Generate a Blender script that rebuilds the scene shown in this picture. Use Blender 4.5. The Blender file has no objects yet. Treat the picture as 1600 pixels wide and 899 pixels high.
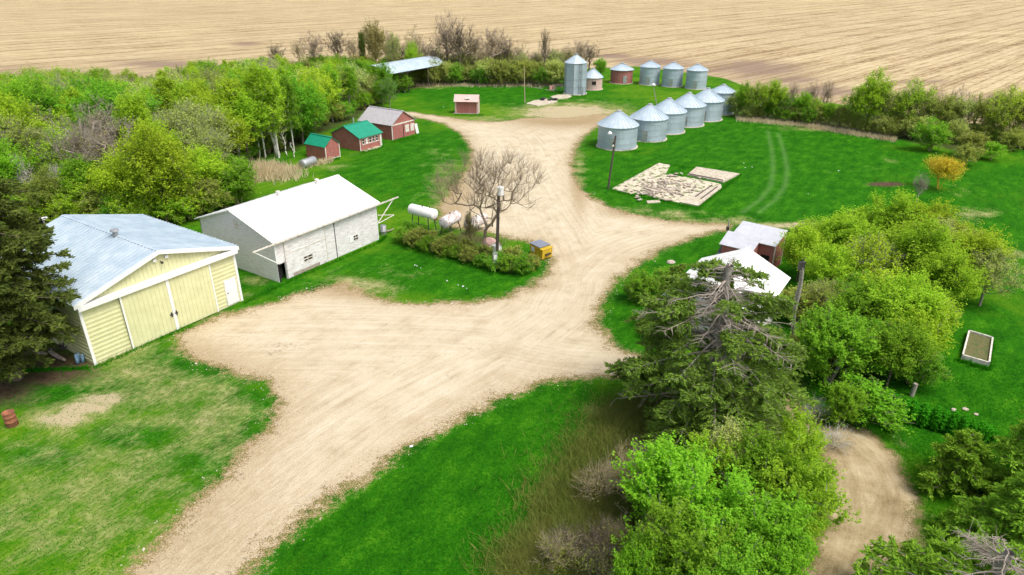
import bpy, math, random
import numpy as np
from mathutils import Vector, Matrix

SC = bpy.context.scene
COL = SC.collection
rad = math.radians
# ------------------------------------------------------------------ camera
CAMH = 23.4
FPX = 1067.0
HOR = -60.0
PITCH = math.atan((449.5 - HOR) / FPX)
cd = bpy.data.cameras.new('camera')
cam = bpy.data.objects.new('camera', cd)
COL.objects.link(cam)
cam.location = (0, 0, CAMH)
cam.rotation_euler = (math.pi / 2 - PITCH, 0, 0)
cd.sensor_width = 36.0
cd.lens = FPX / 1600 * 36.0
cd.clip_start = 0.5
cd.clip_end = 6000
SC.camera = cam
# ------------------------------------------------------------------ light
SUN_EL, SUN_AZ = rad(60), rad(125)      # azimuth measured clockwise from +Y (north)
wd = bpy.data.worlds.new('World')
SC.world = wd
wd.use_nodes = True
nt = wd.node_tree
bg = nt.nodes['Background']
sky = nt.nodes.new('ShaderNodeTexSky')
sky.sky_type = 'NISHITA'
sky.sun_disc = False
sky.sun_elevation = SUN_EL
sky.sun_rotation = SUN_AZ
sky.air_density = 1.0
sky.dust_density = 4.0
sky.ozone_density = 0.6
bg.inputs['Strength'].default_value = 0.15
hsv = nt.nodes.new('ShaderNodeHueSaturation')
hsv.inputs['Saturation'].default_value = 0.6
nt.links.new(sky.outputs[0], hsv.inputs['Color'])
nt.links.new(hsv.outputs[0], bg.inputs[0])
sl = bpy.data.lights.new('sun', 'SUN')
sun = bpy.data.objects.new('sun', sl)
COL.objects.link(sun)
sl.energy = 1.75
sl.angle = rad(26)
sl.color = (1.0, 0.955, 0.88)
sd = Vector((math.sin(SUN_AZ) * math.cos(SUN_EL), math.cos(SUN_AZ) * math.cos(SUN_EL), math.sin(SUN_EL)))
sun.rotation_euler = sd.to_track_quat('Z', 'Y').to_euler()
vs = SC.view_settings
vs.view_transform = 'Standard'
vs.look = 'None'
vs.exposure = 0.62
vs.gamma = 1
SC.cycles.max_bounces = 9
SC.cycles.diffuse_bounces = 5
SC.cycles.glossy_bounces = 2
SC.cycles.transmission_bounces = 6
SC.cycles.use_denoising = True
SC.cycles.sample_clamp_indirect = 6

# ------------------------------------------------------------------ survey helpers: photo pixel -> point on the ground
_c, _s = math.cos(PITCH), math.sin(PITCH)
def G(x, y, z=0.0):
    u = (x - 800) / FPX
    v = (y - 449.5) / FPX
    k = (CAMH - z) / (_s + v * _c)
    return (u * k, k * (_c - v * _s), z)
def HT(yb, yt):                  # height of a vertical thing from base row to top row
    yn = 2686.0
    return CAMH * (yb - yt) * (yn - HOR) / ((yb - HOR) * (yn - yt))

# ------------------------------------------------------------------ materials
MATS = {}
def newmat(name):
    m = bpy.data.materials.new(name)
    m.use_nodes = True
    n = m.node_tree.nodes
    b = n['Principled BSDF']
    MATS[name] = m
    return m, m.node_tree, b
def N(t, kind, **kw):
    n = t.nodes.new('ShaderNode' + kind)
    for k, v in kw.items():
        setattr(n, k, v)
    return n
def link(t, a, b): t.links.new(a, b)
def ramp(t, fac, stops, interp='LINEAR'):
    r = N(t, 'ValToRGB')
    e = r.color_ramp.elements
    while len(e) < len(stops): e.new(0.5)
    for i, (p, c) in enumerate(stops):
        e[i].position = p
        e[i].color = (c[0], c[1], c[2], 1) if not isinstance(c, (int, float)) else (c, c, c, 1)
    r.color_ramp.interpolation = interp
    if fac is not None: link(t, fac, r.inputs[0])
    return r.outputs[0]
def noise(t, vec, scale, detail=4, rough=0.55, dist=0.0):
    n = N(t, 'TexNoise')
    n.inputs['Scale'].default_value = scale
    n.inputs['Detail'].default_value = detail
    n.inputs['Roughness'].default_value = rough
    n.inputs['Distortion'].default_value = dist
    if vec is not None: link(t, vec, n.inputs['Vector'])
    return n.outputs['Fac']
def mapping(t, vec, rot=(0, 0, 0), scale=(1, 1, 1), loc=(0, 0, 0)):
    m = N(t, 'Mapping')
    m.inputs['Rotation'].default_value = rot
    m.inputs['Scale'].default_value = scale
    m.inputs['Location'].default_value = loc
    link(t, vec, m.inputs['Vector'])
    return m.outputs[0]
def math_(t, op, a, b=None, c=None, clamp=False):
    n = N(t, 'Math', operation=op)
    n.use_clamp = clamp
    for i, v in enumerate((a, b, c)):
        if v is None: continue
        if isinstance(v, (int, float)): n.inputs[i].default_value = v
        else: link(t, v, n.inputs[i])
    return n.outputs[0]
def mix(t, fac, a, b, blend='MIX'):
    n = N(t, 'Mix', data_type='RGBA', blend_type=blend)
    n.clamp_factor = True
    for sock, v in ((n.inputs[0], fac), (n.inputs[6], a), (n.inputs[7], b)):
        if isinstance(v, (int, float)): sock.default_value = v
        elif isinstance(v, tuple): sock.default_value = (v[0], v[1], v[2], 1)
        else: link(t, v, sock)
    return n.outputs[2]
def bump(t, b, h, dist=0.02, strength=1.0):
    n = N(t, 'Bump')
    n.inputs['Distance'].default_value = dist
    n.inputs['Strength'].default_value = strength
    link(t, h, n.inputs['Height'])
    link(t, n.outputs[0], b.inputs['Normal'])
def simple(name, col, rough=0.7, metal=0.0, var=0.25, scale=3.0, col2=None, bumpd=0.0, thr=(0.35, 0.65)):
    m, t, b = newmat(name)
    tc = N(t, 'TexCoord')
    f = noise(t, tc.outputs['Object'], scale, 6, 0.65)
    c2 = col2 or tuple(c * (1 - var) for c in col)
    link(t, ramp(t, f, [(thr[0], col), (thr[1], c2)]), b.inputs['Base Color'])
    b.inputs['Roughness'].default_value = rough
    b.inputs['Metallic'].default_value = metal
    if bumpd: bump(t, b, noise(t, tc.outputs['Object'], scale * 6, 4), bumpd)
    return m

def siding(name, col, col2, board=0.2, rough=0.7, worn=0.5, axis=2, patch=(0.4, 0.33, 0.28), patchthr=(0.55, 0.7)):
    """painted boards: board lines along one axis, blotches of wear"""
    m, t, b = newmat(name)
    tc = N(t, 'TexCoord')
    o = tc.outputs['Object']
    sc = (0.35, 0.35, 1.6) if axis == 2 else (1.6, 1.6, 0.35)
    f1 = noise(t, mapping(t, o, scale=sc), 2.2, 8, 0.7)
    base = ramp(t, f1, [(0.3, col), (0.7, col2)])
    f2 = noise(t, mapping(t, o, scale=sc), 5.0, 8, 0.75)
    wear = ramp(t, f2, [(patchthr[0], 0.0), (patchthr[1], worn)])
    c = mix(t, wear, base, patch)
    sep = N(t, 'SeparateXYZ'); link(t, o, sep.inputs[0])
    v = sep.outputs[axis] if axis == 2 else math_(t, 'ADD', sep.outputs[0], sep.outputs[1])
    fr = math_(t, 'FRACT', math_(t, 'DIVIDE', math_(t, 'ADD', v, 50.0), board))
    groove = math_(t, 'LESS_THAN', fr, 0.1)
    c = mix(t, math_(t, 'MULTIPLY', groove, 0.35), c, tuple(x * 0.45 for x in col))
    link(t, c, b.inputs['Base Color'])
    b.inputs['Roughness'].default_value = rough
    bump(t, b, fr, 0.01, 0.6)
    return m

def galv(name, ring=0.82, wave=0.07, tint=(0.48, 0.58, 0.65)):
    m, t, b = newmat(name)
    tc = N(t, 'TexCoord')
    o = tc.outputs['Object']
    sep = N(t, 'SeparateXYZ'); link(t, o, sep.inputs[0])
    ang = math_(t, 'ARCTAN2', sep.outputs[1], sep.outputs[0])
    pi_ = math_(t, 'FLOOR', math_(t, 'MULTIPLY', math_(t, 'ADD', ang, 3.2), 1.27))
    zi = math_(t, 'FLOOR', math_(t, 'DIVIDE', sep.outputs[2], ring))
    cmb = N(t, 'CombineXYZ'); link(t, pi_, cmb.inputs[0]); link(t, zi, cmb.inputs[1])
    oi = N(t, 'ObjectInfo')
    link(t, math_(t, 'MULTIPLY', oi.outputs['Random'], 37.0), cmb.inputs[2])
    wn = N(t, 'TexWhiteNoise'); link(t, cmb.outputs[0], wn.inputs['Vector'])
    f = noise(t, mapping(t, o, scale=(1, 1, 0.3)), 2.5, 7, 0.7)
    c = ramp(t, f, [(0.3, tuple(x * 0.8 for x in tint)), (0.7, tint)])
    c = mix(t, math_(t, 'MULTIPLY', wn.outputs[0], 0.32), c, tuple(x * 0.55 for x in tint))
    fz = math_(t, 'FRACT', math_(t, 'DIVIDE', sep.outputs[2], ring))
    c = mix(t, math_(t, 'MULTIPLY', math_(t, 'LESS_THAN', fz, 0.05), 0.45), c, (0.22, 0.23, 0.25))
    fa = math_(t, 'FRACT', math_(t, 'MULTIPLY', math_(t, 'ADD', ang, 3.2), 1.27))
    c = mix(t, math_(t, 'MULTIPLY', math_(t, 'LESS_THAN', fa, 0.03), 0.18), c, (0.22, 0.23, 0.25))
    st = noise(t, mapping(t, o, scale=(3, 3, 0.15)), 2.0, 5, 0.7)      # rust runs
    c = mix(t, ramp(t, st, [(0.62, 0.0), (0.78, 0.35)]), c, (0.3, 0.22, 0.16))
    link(t, c, b.inputs['Base Color'])
    b.inputs['Metallic'].default_value = 0.45
    b.inputs['Roughness'].default_value = 0.5
    w = N(t, 'Math', operation='SINE')
    link(t, math_(t, 'MULTIPLY', sep.outputs[2], 6.283 / wave), w.inputs[0])
    bump(t, b, w.outputs[0], 0.012, 0.6)
    return m

def leafmat(name, c1, c2, trans=0.35, hue=0.03, ns=0.5, rough=True):
    m = bpy.data.materials.new(name); m.use_nodes = True; MATS[name] = m
    t = m.node_tree
    t.nodes.remove(t.nodes['Principled BSDF'])
    out = t.nodes['Material Output']
    g = N(t, 'NewGeometry'); oi = N(t, 'ObjectInfo'); tc = N(t, 'TexCoord')
    isl = g.outputs['Random Per Island']
    cl = noise(t, tc.outputs['Object'], ns, 3, 0.6)
    f = math_(t, 'ADD', math_(t, 'MULTIPLY', isl, 0.45), math_(t, 'MULTIPLY', math_(t, 'SUBTRACT', cl, 0.22), 0.9), clamp=True)
    c = mix(t, f, c1, c2)
    hs = N(t, 'HueSaturation')
    link(t, math_(t, 'MULTIPLY_ADD', oi.outputs['Random'], hue, 0.5 - hue * 0.25), hs.inputs['Hue'])
    r2 = math_(t, 'FRACT', math_(t, 'MULTIPLY', oi.outputs['Random'], 13.7))
    link(t, math_(t, 'MULTIPLY_ADD', r2, 0.3, 0.85), hs.inputs['Value'])
    link(t, c, hs.inputs['Color'])
    d = N(t, 'BsdfDiffuse'); tr = N(t, 'BsdfTranslucent'); mx = N(t, 'MixShader')
    link(t, hs.outputs[0], d.inputs[0]); link(t, hs.outputs[0], tr.inputs[0])
    mx.inputs[0].default_value = trans
    link(t, d.outputs[0], mx.inputs[1]); link(t, tr.outputs[0], mx.inputs[2])
    link(t, mx.outputs[0], out.inputs[0])
    return m

leafmat('leaf_lime', (0.28, 0.44, 0.02), (0.54, 0.70, 0.06), 0.5, 0.025)
leafmat('leaf_green', (0.14, 0.33, 0.02), (0.32, 0.54, 0.045), 0.5, 0.025)
leafmat('leaf_bright', (0.18, 0.42, 0.02), (0.38, 0.66, 0.05), 0.5, 0.02)
leafmat('leaf_olive', (0.25, 0.31, 0.05), (0.46, 0.51, 0.11), 0.5, 0.02)
leafmat('leaf_pale', (0.44, 0.52, 0.12), (0.60, 0.68, 0.20), 0.5, 0.02)
leafmat('leaf_willow', (0.72, 0.60, 0.03), (0.90, 0.78, 0.08), 0.4, 0.0)
leafmat('leaf_bud', (0.30, 0.27, 0.10), (0.44, 0.40, 0.14), 0.3, 0.02)
leafmat('leaf_rust', (0.16, 0.08, 0.03), (0.40, 0.26, 0.08), 0.3, 0.02)
leafmat('leaf_hedge', (0.03, 0.26, 0.01), (0.09, 0.48, 0.02), 0.4, 0.02, 1.5)
leafmat('needle', (0.085, 0.155, 0.02), (0.23, 0.34, 0.05), 0.35, 0.01, 0.7)
leafmat('needle_dark', (0.055, 0.090, 0.018), (0.17, 0.21, 0.04), 0.25, 0.01, 0.8)
leafmat('needle_fresh', (0.13, 0.29, 0.02), (0.33, 0.53, 0.05), 0.35, 0.01, 0.8)
leafmat('straw', (0.60, 0.49, 0.29), (0.85, 0.74, 0.50), 0.35, 0.0)
leafmat('tall_grass', (0.07, 0.15, 0.015), (0.30, 0.28, 0.08), 0.25, 0.0, 0.6)
leafmat('lawn_grass', (0.012, 0.13, 0.003), (0.04, 0.24, 0.006), 0.2, 0.0, 0.2)
simple('bark_brown', (0.17, 0.13, 0.10), 0.9, scale=4, col2=(0.09, 0.07, 0.055))
simple('bark_spread', (0.26, 0.20, 0.13), 0.9, scale=2, col2=(0.17, 0.13, 0.09))
simple('bark_grey', (0.32, 0.29, 0.25), 0.9, scale=4, col2=(0.17, 0.15, 0.13))
simple('bark_dead', (0.36, 0.31, 0.25), 0.9, scale=4, col2=(0.24, 0.19, 0.16))
simple('bark_pale', (0.62, 0.60, 0.54), 0.8, scale=5, col2=(0.30, 0.28, 0.24), thr=(0.5, 0.7))
simple('twig_mauve', (0.40, 0.31, 0.25), 0.9, scale=4, col2=(0.27, 0.20, 0.15))
simple('twig_yellow', (0.70, 0.56, 0.05), 0.9, scale=4, col2=(0.50, 0.34, 0.03))
simple('twig_tan', (0.42, 0.35, 0.22), 0.9, scale=4, col2=(0.28, 0.22, 0.13))
siding('white_boards', (0.84, 0.82, 0.82), (0.68, 0.65, 0.65), 0.2, worn=0.7, patch=(0.42, 0.37, 0.36), patchthr=(0.47, 0.62))
siding('white_gable', (0.84, 0.81, 0.80), (0.74, 0.71, 0.70), 0.2, worn=0.5, patch=(0.46, 0.41, 0.39), patchthr=(0.48, 0.66))
siding('red_boards', (0.30, 0.075, 0.060), (0.40, 0.16, 0.13), 0.16, worn=0.6, patch=(0.42, 0.26, 0.22), patchthr=(0.5, 0.7))
siding('red_boards_upright', (0.30, 0.08, 0.065), (0.36, 0.14, 0.12), 0.2, worn=0.55, axis=0, patch=(0.40, 0.24, 0.21), patchthr=(0.48, 0.7))
siding('pink_boards', (0.50, 0.30, 0.26), (0.58, 0.42, 0.37), 0.2, worn=0.6, axis=0, patch=(0.62, 0.55, 0.48), patchthr=(0.48, 0.62))
simple('yellow_steel', (0.66, 0.65, 0.38), 0.45, scale=1.5, col2=(0.58, 0.57, 0.32))
simple('white_paint', (0.80, 0.80, 0.78), 0.5, scale=2.5, var=0.1)
simple('white_trim_old', (0.70, 0.66, 0.60), 0.7, scale=5, col2=(0.45, 0.38, 0.32), thr=(0.45, 0.65))
simple('roof_white', (0.80, 0.80, 0.76), 0.5, scale=1.3, var=0.10)
m = simple('roof_blue', (0.50, 0.57, 0.615), 0.42, metal=0.15, scale=0.9, col2=(0.37, 0.46, 0.53))
simple('roof_green', (0.010, 0.27, 0.16), 0.45, scale=1.5, col2=(0.008, 0.22, 0.13))
simple('roof_grey', (0.42, 0.40, 0.41), 0.7, scale=2.5, col2=(0.33, 0.31, 0.32))
simple('roof_lilac', (0.54, 0.55, 0.58), 0.5, metal=0.1, scale=2.0, col2=(0.46, 0.47, 0.50))
simple('roof_pink', (0.60, 0.46, 0.42), 0.8, scale=5, col2=(0.46, 0.32, 0.28), bumpd=0.01)
simple('tar_dark', (0.05, 0.085, 0.075), 0.8, scale=4, col2=(0.11, 0.12, 0.10))
simple('dark', (0.012, 0.011, 0.010), 0.9)
simple('glass_dark', (0.02, 0.022, 0.025), 0.15)
simple('soil_inside', (0.06, 0.045, 0.03), 1.0)
simple('metal_grey', (0.45, 0.46, 0.47), 0.45, metal=0.5, scale=6)
simple('metal_dark', (0.07, 0.065, 0.06), 0.6, metal=0.3)
simple('pole_wood', (0.10, 0.075, 0.06), 0.9, scale=8, col2=(0.05, 0.04, 0.035))
simple('pole_grey', (0.40, 0.36, 0.31), 0.9, scale=7, col2=(0.24, 0.21, 0.18), bumpd=0.01)
simple('wood_old', (0.42, 0.36, 0.29), 0.9, scale=7, col2=(0.25, 0.21, 0.17), bumpd=0.01)
simple('wood_log', (0.46, 0.38, 0.30), 0.9, scale=6, col2=(0.26, 0.20, 0.16), bumpd=0.01)
simple('tank_white', (0.80, 0.79, 0.76), 0.5, scale=3.5, col2=(0.55, 0.42, 0.33), thr=(0.58, 0.75))
simple('tank_rusty', (0.74, 0.70, 0.68), 0.6, scale=3.0, col2=(0.36, 0.24, 0.20), thr=(0.42, 0.62))
simple('rust', (0.33, 0.12, 0.055), 0.85, scale=6, col2=(0.16, 0.065, 0.04))
simple('rust_roof', (0.42, 0.20, 0.15), 0.8, scale=6, col2=(0.62, 0.45, 0.38))
simple('skip_yellow', (0.62, 0.42, 0.02), 0.5, scale=3, col2=(0.45, 0.29, 0.02))
simple('skip_lid', (0.20, 0.22, 0.27), 0.6, scale=4)
simple('paper', (0.8, 0.8, 0.78), 0.7)
simple('blue_cloth', (0.10, 0.20, 0.32), 0.9, scale=8, col2=(0.20, 0.32, 0.42))
simple('concrete_old', (0.55, 0.48, 0.36), 0.9, scale=1.6, col2=(0.12, 0.17, 0.04), bumpd=0.01, thr=(0.50, 0.60))
simple('concrete_white', (0.58, 0.52, 0.41), 0.9, scale=3.5, col2=(0.32, 0.26, 0.18), bumpd=0.01)
simple('stone', (0.55, 0.48, 0.38), 0.9, scale=5, col2=(0.30, 0.25, 0.20))
simple('rubble', (0.60, 0.53, 0.42), 0.9, scale=3, col2=(0.20, 0.16, 0.13), thr=(0.4, 0.6))
simple('weeds_dead', (0.16, 0.12, 0.05), 0.95, scale=4, col2=(0.06, 0.10, 0.02), bumpd=0.04)
simple('black_rubber', (0.02, 0.02, 0.022), 0.7)
galv('galvanised')
galv('galvanised_tall', ring=1.3)

# ------------------------------------------------------------------ mesh builder
class MB:
    def __init__(s): s.v = []; s.f = []
    def box(s, o, a, b, c):
        """parallelepiped from corner o and edge vectors a, b, c"""
        o, a, b, c = map(Vector, (o, a, b, c))
        if a.cross(b).dot(c) < 0: a, b = b, a
        i = len(s.v)
        s.v += [o, o + a, o + a + b, o + b, o + c, o + a + c, o + a + b + c, o + b + c]
        s.f += [(i, i+3, i+2, i+1), (i+4, i+5, i+6, i+7), (i, i+1, i+5, i+4), (i+1, i+2, i+6, i+5), (i+2, i+3, i+7, i+6), (i+3, i, i+4, i+7)]
        return s
    def b(s, x0, x1, y0, y1, z0, z1):
        return s.box((x0, y0, z0), (x1 - x0, 0, 0), (0, y1 - y0, 0), (0, 0, z1 - z0))
    def poly(s, pts, ext):
        """flat polygon extruded by vector ext"""
        i = len(s.v); n = len(pts); e = Vector(ext)
        s.v += [Vector(p) for p in pts] + [Vector(p) + e for p in pts]
        s.f += [tuple(range(i + n - 1, i - 1, -1)), tuple(range(i + n, i + 2 * n))]
        for k in range(n):
            j = (k + 1) % n
            s.f.append((i + k, i + j, i + n + j, i + n + k))
        return s
    def tube(s, p0, p1, r0, r1=None, n=8, cap=True):
        p0, p1 = Vector(p0), Vector(p1)
        r1 = r0 if r1 is None else r1
        d = (p1 - p0)
        if d.length < 1e-6: return s
        d.normalize()
        a = d.orthogonal().normalized(); b2 = d.cross(a)
        i = len(s.v)
        for p, r in ((p0, r0), (p1, r1)):
            for k in range(n):
                t = 2 * math.pi * k / n
                s.v.append(p + (a * math.cos(t) + b2 * math.sin(t)) * r)
        for k in range(n):
            j = (k + 1) % n
            s.f.append((i + k, i + j, i + n + j, i + n + k))
        if cap:
            s.f.append(tuple(range(i + n - 1, i - 1, -1)))
            s.f.append(tuple(range(i + n, i + 2 * n)))
        return s
    def path(s, pts, r, n=6):
        for k in range(len(pts) - 1):
            ra = r[k] if isinstance(r, (list, tuple)) else r
            rb = r[k + 1] if isinstance(r, (list, tuple)) else r
            s.tube(pts[k], pts[k + 1], ra, rb, n)
        return s
    def lathe(s, prof, n=48, cx=0, cy=0, cz=0):
        i = len(s.v)
        for r, z in prof:
            for k in range(n):
                t = 2 * math.pi * k / n
                s.v.append(Vector((cx + r * math.cos(t), cy + r * math.sin(t), cz + z)))
        for a in range(len(prof) - 1):
            for k in range(n):
                j = (k + 1) % n
                s.f.append((i + a * n + k, i + a * n + j, i + (a + 1) * n + j, i + (a + 1) * n + k))
        return s
    def panel(s, o, ex, ey, th, pitch=0, rw=0.05, rh=0.03, border=0.0):
        """sheet with ribs that run along ey and repeat along ex"""
        o, ex, ey = Vector(o), Vector(ex), Vector(ey)
        n = ex.cross(ey).normalized()
        s.box(o, ex, ey, n * th)
        if pitch:
            L = ex.length; d = ex.normalized(); k = max(2, int(L / pitch)); st = L / k
            for i in range(k):
                s.box(o + d * (i * st + st * 0.5 - rw / 2) + n * (th - 0.004), d * rw, ey, n * rh)
        return s
    def build(s, name, mat, parent=None, smooth=False):
        me = bpy.data.meshes.new(name)
        me.from_pydata([tuple(v) for v in s.v], [], s.f)
        if mat: me.materials.append(MATS[mat] if isinstance(mat, str) else mat)
        if smooth:
            me.polygons.foreach_set('use_smooth', [True] * len(me.polygons))
        o = bpy.data.objects.new(name, me)
        COL.objects.link(o)
        if parent: o.parent = parent
        return o
def thing(name, label, cat, loc=(0, 0, 0), rotz=0.0, group=None):
    o = bpy.data.objects.new(name, None)
    COL.objects.link(o)
    o.empty_display_size = 0.5
    o.location = loc; o.rotation_euler = (0, 0, rotz)
    o['label'] = label; o['category'] = cat
    if group: o['group'] = group
    return o
def tag(o, label, cat, group=None):
    o['label'] = label; o['category'] = cat
    if group: o['group'] = group
    return o
def copy_tree(o, parent=None):
    c = o.copy(); COL.objects.link(c); c.parent = parent
    for ch in list(o.children): copy_tree(ch, c)
    return c
def npmesh(name, verts, faces, mat, parent=None, kind=None, smooth=False):
    """faces: (n,3) or (n,4) array"""
    me = bpy.data.meshes.new(name)
    k = faces.shape[1]
    me.vertices.add(len(verts)); me.vertices.foreach_set('co', np.asarray(verts, np.float32).ravel())
    me.loops.add(faces.size); me.loops.foreach_set('vertex_index', faces.astype(np.int32).ravel())
    me.polygons.add(len(faces)); me.polygons.foreach_set('loop_start', np.arange(0, faces.size, k, dtype=np.int32))
    me.update(calc_edges=True)
    if smooth: me.polygons.foreach_set('use_smooth', np.ones(len(faces), bool))
    if mat: me.materials.append(MATS[mat] if isinstance(mat, str) else mat)
    o = bpy.data.objects.new(name, me)
    COL.objects.link(o)
    if parent: o.parent = parent
    if kind: o['kind'] = kind
    return o

# ------------------------------------------------------------------ ground
def W2(pts): return np.array([G(x, y)[:2] for x, y in pts])
def segdist(P, A, B):
    AB = B - A; L = (AB ** 2).sum() + 1e-9
    t = np.clip(((P - A) @ AB) / L, 0, 1)
    return np.sqrt(((P - A - t[:, None] * AB) ** 2).sum(1))
def sdf(P, poly):
    n = len(poly); d = np.full(len(P), 1e9); ins = np.zeros(len(P), bool)
    for i in range(n):
        A, B = poly[i], poly[(i + 1) % n]
        d = np.minimum(d, segdist(P, A, B))
        c = (A[1] > P[:, 1]) != (B[1] > P[:, 1])
        if abs(B[1] - A[1]) > 1e-9:
            x = (B[0] - A[0]) * (P[:, 1] - A[1]) / (B[1] - A[1]) + A[0]
            ins ^= c & (P[:, 0] < x)
    return np.where(ins, d, -d)
def pdist(P, line):
    d = np.full(len(P), 1e9)
    for i in range(len(line) - 1): d = np.minimum(d, segdist(P, line[i], line[i + 1]))
    return d
def smooth(poly, it=2):
    for _ in range(it):
        n = len(poly); out = []
        for i in range(n):
            a, b = poly[i], poly[(i + 1) % n]
            out += [a * .75 + b * .25, a * .25 + b * .75]
        poly = np.array(out)
    return poly

GRAVEL = [(205, 899), (250, 845), (300, 792), (370, 722), (420, 665), (438, 635), (428, 606), (400, 588), (350, 580), (300, 560), (262, 528), (300, 512),
  (345, 492), (395, 485), (440, 468), (480, 458), (520, 440), (560, 452), (600, 470), (660, 476), (730, 472), (790, 464), (835, 446), (862, 420), (861, 398), (840, 378),
  (800, 374), (770, 366), (735, 358), (700, 352), (688, 322), (700, 300), (722, 280), (738, 250), (735, 222), (712, 200), (680, 188), (640, 180), (600, 172), (640, 175), (690, 182), (730, 188), (760, 190),
  (790, 190), (830, 183), (880, 186), (925, 180), (955, 178), (945, 190), (925, 203), (903, 222), (893, 250), (896, 280), (912, 302), (945, 322), (985, 334), (1040, 345),
  (1100, 350), (1150, 350), (1130, 360), (1080, 372), (1030, 390), (985, 418), (955, 446), (935, 475), (932, 505), (945, 530), (975, 548), (1010, 560),
  (1010, 580), (960, 588), (900, 590), (850, 597), (790, 618), (720, 652), (640, 698), (560, 748), (480, 805), (420, 852), (368, 905), (330, 960), (150, 960)]
DRIVE = [(1225, 610), (1290, 672), (1320, 668), (1365, 682), (1398, 718), (1422, 765), (1424, 815), (1404, 860), (1385, 905), (1375, 960), (1240, 960), (1262, 899), (1288, 850), (1303, 800), (1300, 745), (1285, 700), (1240, 650), (1205, 625)]
FIELD = [(-400, 175), (-150, 160), (0, 150), (200, 133), (400, 122), (600, 112), (720, 116), (900, 108), (1000, 104), (1130, 122), (1200, 148), (1350, 168), (1450, 182), (1600, 205), (1900, 240)]

def axis(lo, hi, step, far, ratio):
    a = list(np.arange(lo, hi + 1e-6, step)); s = step; x = hi
    while x < far: s *= ratio; x += s; a.append(x)
    s = step; x = lo; pre = []
    while x > -far: s *= ratio; x -= s; pre.append(x)
    return np.array(pre[::-1] + a)
xs = axis(-46, 62, 0.3, 2600, 1.035)
ys = axis(14, 122, 0.3, 2600, 1.035)
ys = ys[ys > -60]
XX, YY = np.meshgrid(xs, ys)
P = np.stack([XX.ravel(), YY.ravel()], 1)
rng = np.random.default_rng(3)
gp = smooth(W2(GRAVEL)); dp = smooth(W2(DRIVE))
sg = sdf(P, gp); sdr = sdf(P, dp)
fl = W2(FIELD)
fx, fy = fl[:, 0], fl[:, 1]
sf = (P[:, 1] - np.interp(P[:, 0], fx, fy)) * 0.9
def blob(cx, cy, rx, ry, a=1.0):
    """soft patch given by photo pixel centre and radii in photo pixels"""
    c = np.array(G(cx, cy)[:2]); ex = np.array(G(cx + rx, cy)[:2]) - c; ey = np.array(G(cx, cy - ry)[:2]) - c
    M = np.linalg.inv(np.stack([ex, ey], 1))
    q = (P - c) @ M.T
    return a * np.exp(-(q ** 2).sum(1) * 0.9)
dry = np.zeros(len(P))
for bl in [(220, 600, 190, 75, .9), (150, 760, 260, 130, .75), (330, 660, 110, 70, .85), (95, 655, 70, 20, 1.35), (165, 622, 60, 15, 1.35), (130, 638, 60, 17, 1.4), (560, 446, 70, 18, 1.1), (640, 430, 60, 14, .6), (600, 425, 30, 12, .6),
           (700, 300, 40, 60, .8), (680, 250, 30, 30, .5), (890, 176, 95, 17, 1.6), (1000, 330, 60, 10, .8), (1250, 352, 90, 7, 1.3), (1130, 345, 80, 8, 1.1), (905, 270, 14, 50, .8),
           (1520, 335, 45, 14, .9), (1575, 395, 50, 10, .9), (1500, 300, 40, 10, .4), (910, 640, 110, 22, .25), (960, 640, 60, 20, .9), (910, 790, 45, 100, .75), (850, 870, 50, 40, .8), (980, 700, 50, 50, .7), (950, 850, 90, 90, .7),
           (405, 268, 45, 16, 1.0), (520, 262, 30, 7, .7), (1290, 200, 90, 6, 1.0), (1180, 182, 60, 4, .7), (660, 132, 50, 6, 1.5), (400, 440, 30, 10, .8), (375, 460, 30, 10, .7),
           (1400, 705, 30, 50, .6), (1440, 745, 20, 30, .5), (1420, 850, 30, 60, .9), (860, 155, 70, 6, .4), (1390, 250, 25, 6, .5), (1340, 265, 60, 8, .4), (760, 186, 60, 6, .8), (550, 240, 30, 6, .3), (1050, 335, 60, 10, .9), (300, 545, 60, 10, .5)]:
    dry = np.maximum(dry, blob(*bl))
soil = np.zeros(len(P))
for bl in [(1190, 106, 80, 12, 1.0), (1290, 142, 60, 9, .9), (1240, 125, 60, 8, .8), (1570, 160, 70, 11, 1.2), (1440, 128, 60, 4, .8), (40, 122, 150, 14, .7), (250, 100, 70, 6, .9), (385, 68, 30, 4, 1.2), (960, 88, 30, 3, 1.3), (1020, 96, 60, 7, 1.0), (560, 106, 60, 4, .8), (700, 60, 30, 2, .5), (60, 575, 90, 26, 1.4), (-60, 600, 120, 40, 1.3), (1385, 288, 26, 3.5, 1.6), (950, 760, 40, 60, .3), (970, 870, 60, 60, .4), (1100, 640, 120, 50, .9), (1240, 610, 40, 40, .6), (70, 640, 20, 10, .0), (450, 540, 46, 10, .75), (425, 552, 20, 7, .8), (620, 560, 14, 5, .8), (735, 545, 16, 4, .9), (700, 590, 10, 4, .8), (640, 135, 40, 6, .6),
           (1440, 500, 60, 60, .25), (1430, 545, 60, 30, .0), (1330, 560, 90, 40, .9), (740, 375, 60, 12, .8), (1120, 480, 100, 40, .8)]:
    soil = np.maximum(soil, blob(*bl))
lush = np.zeros(len(P))                       # 1 = deep fresh green
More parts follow.
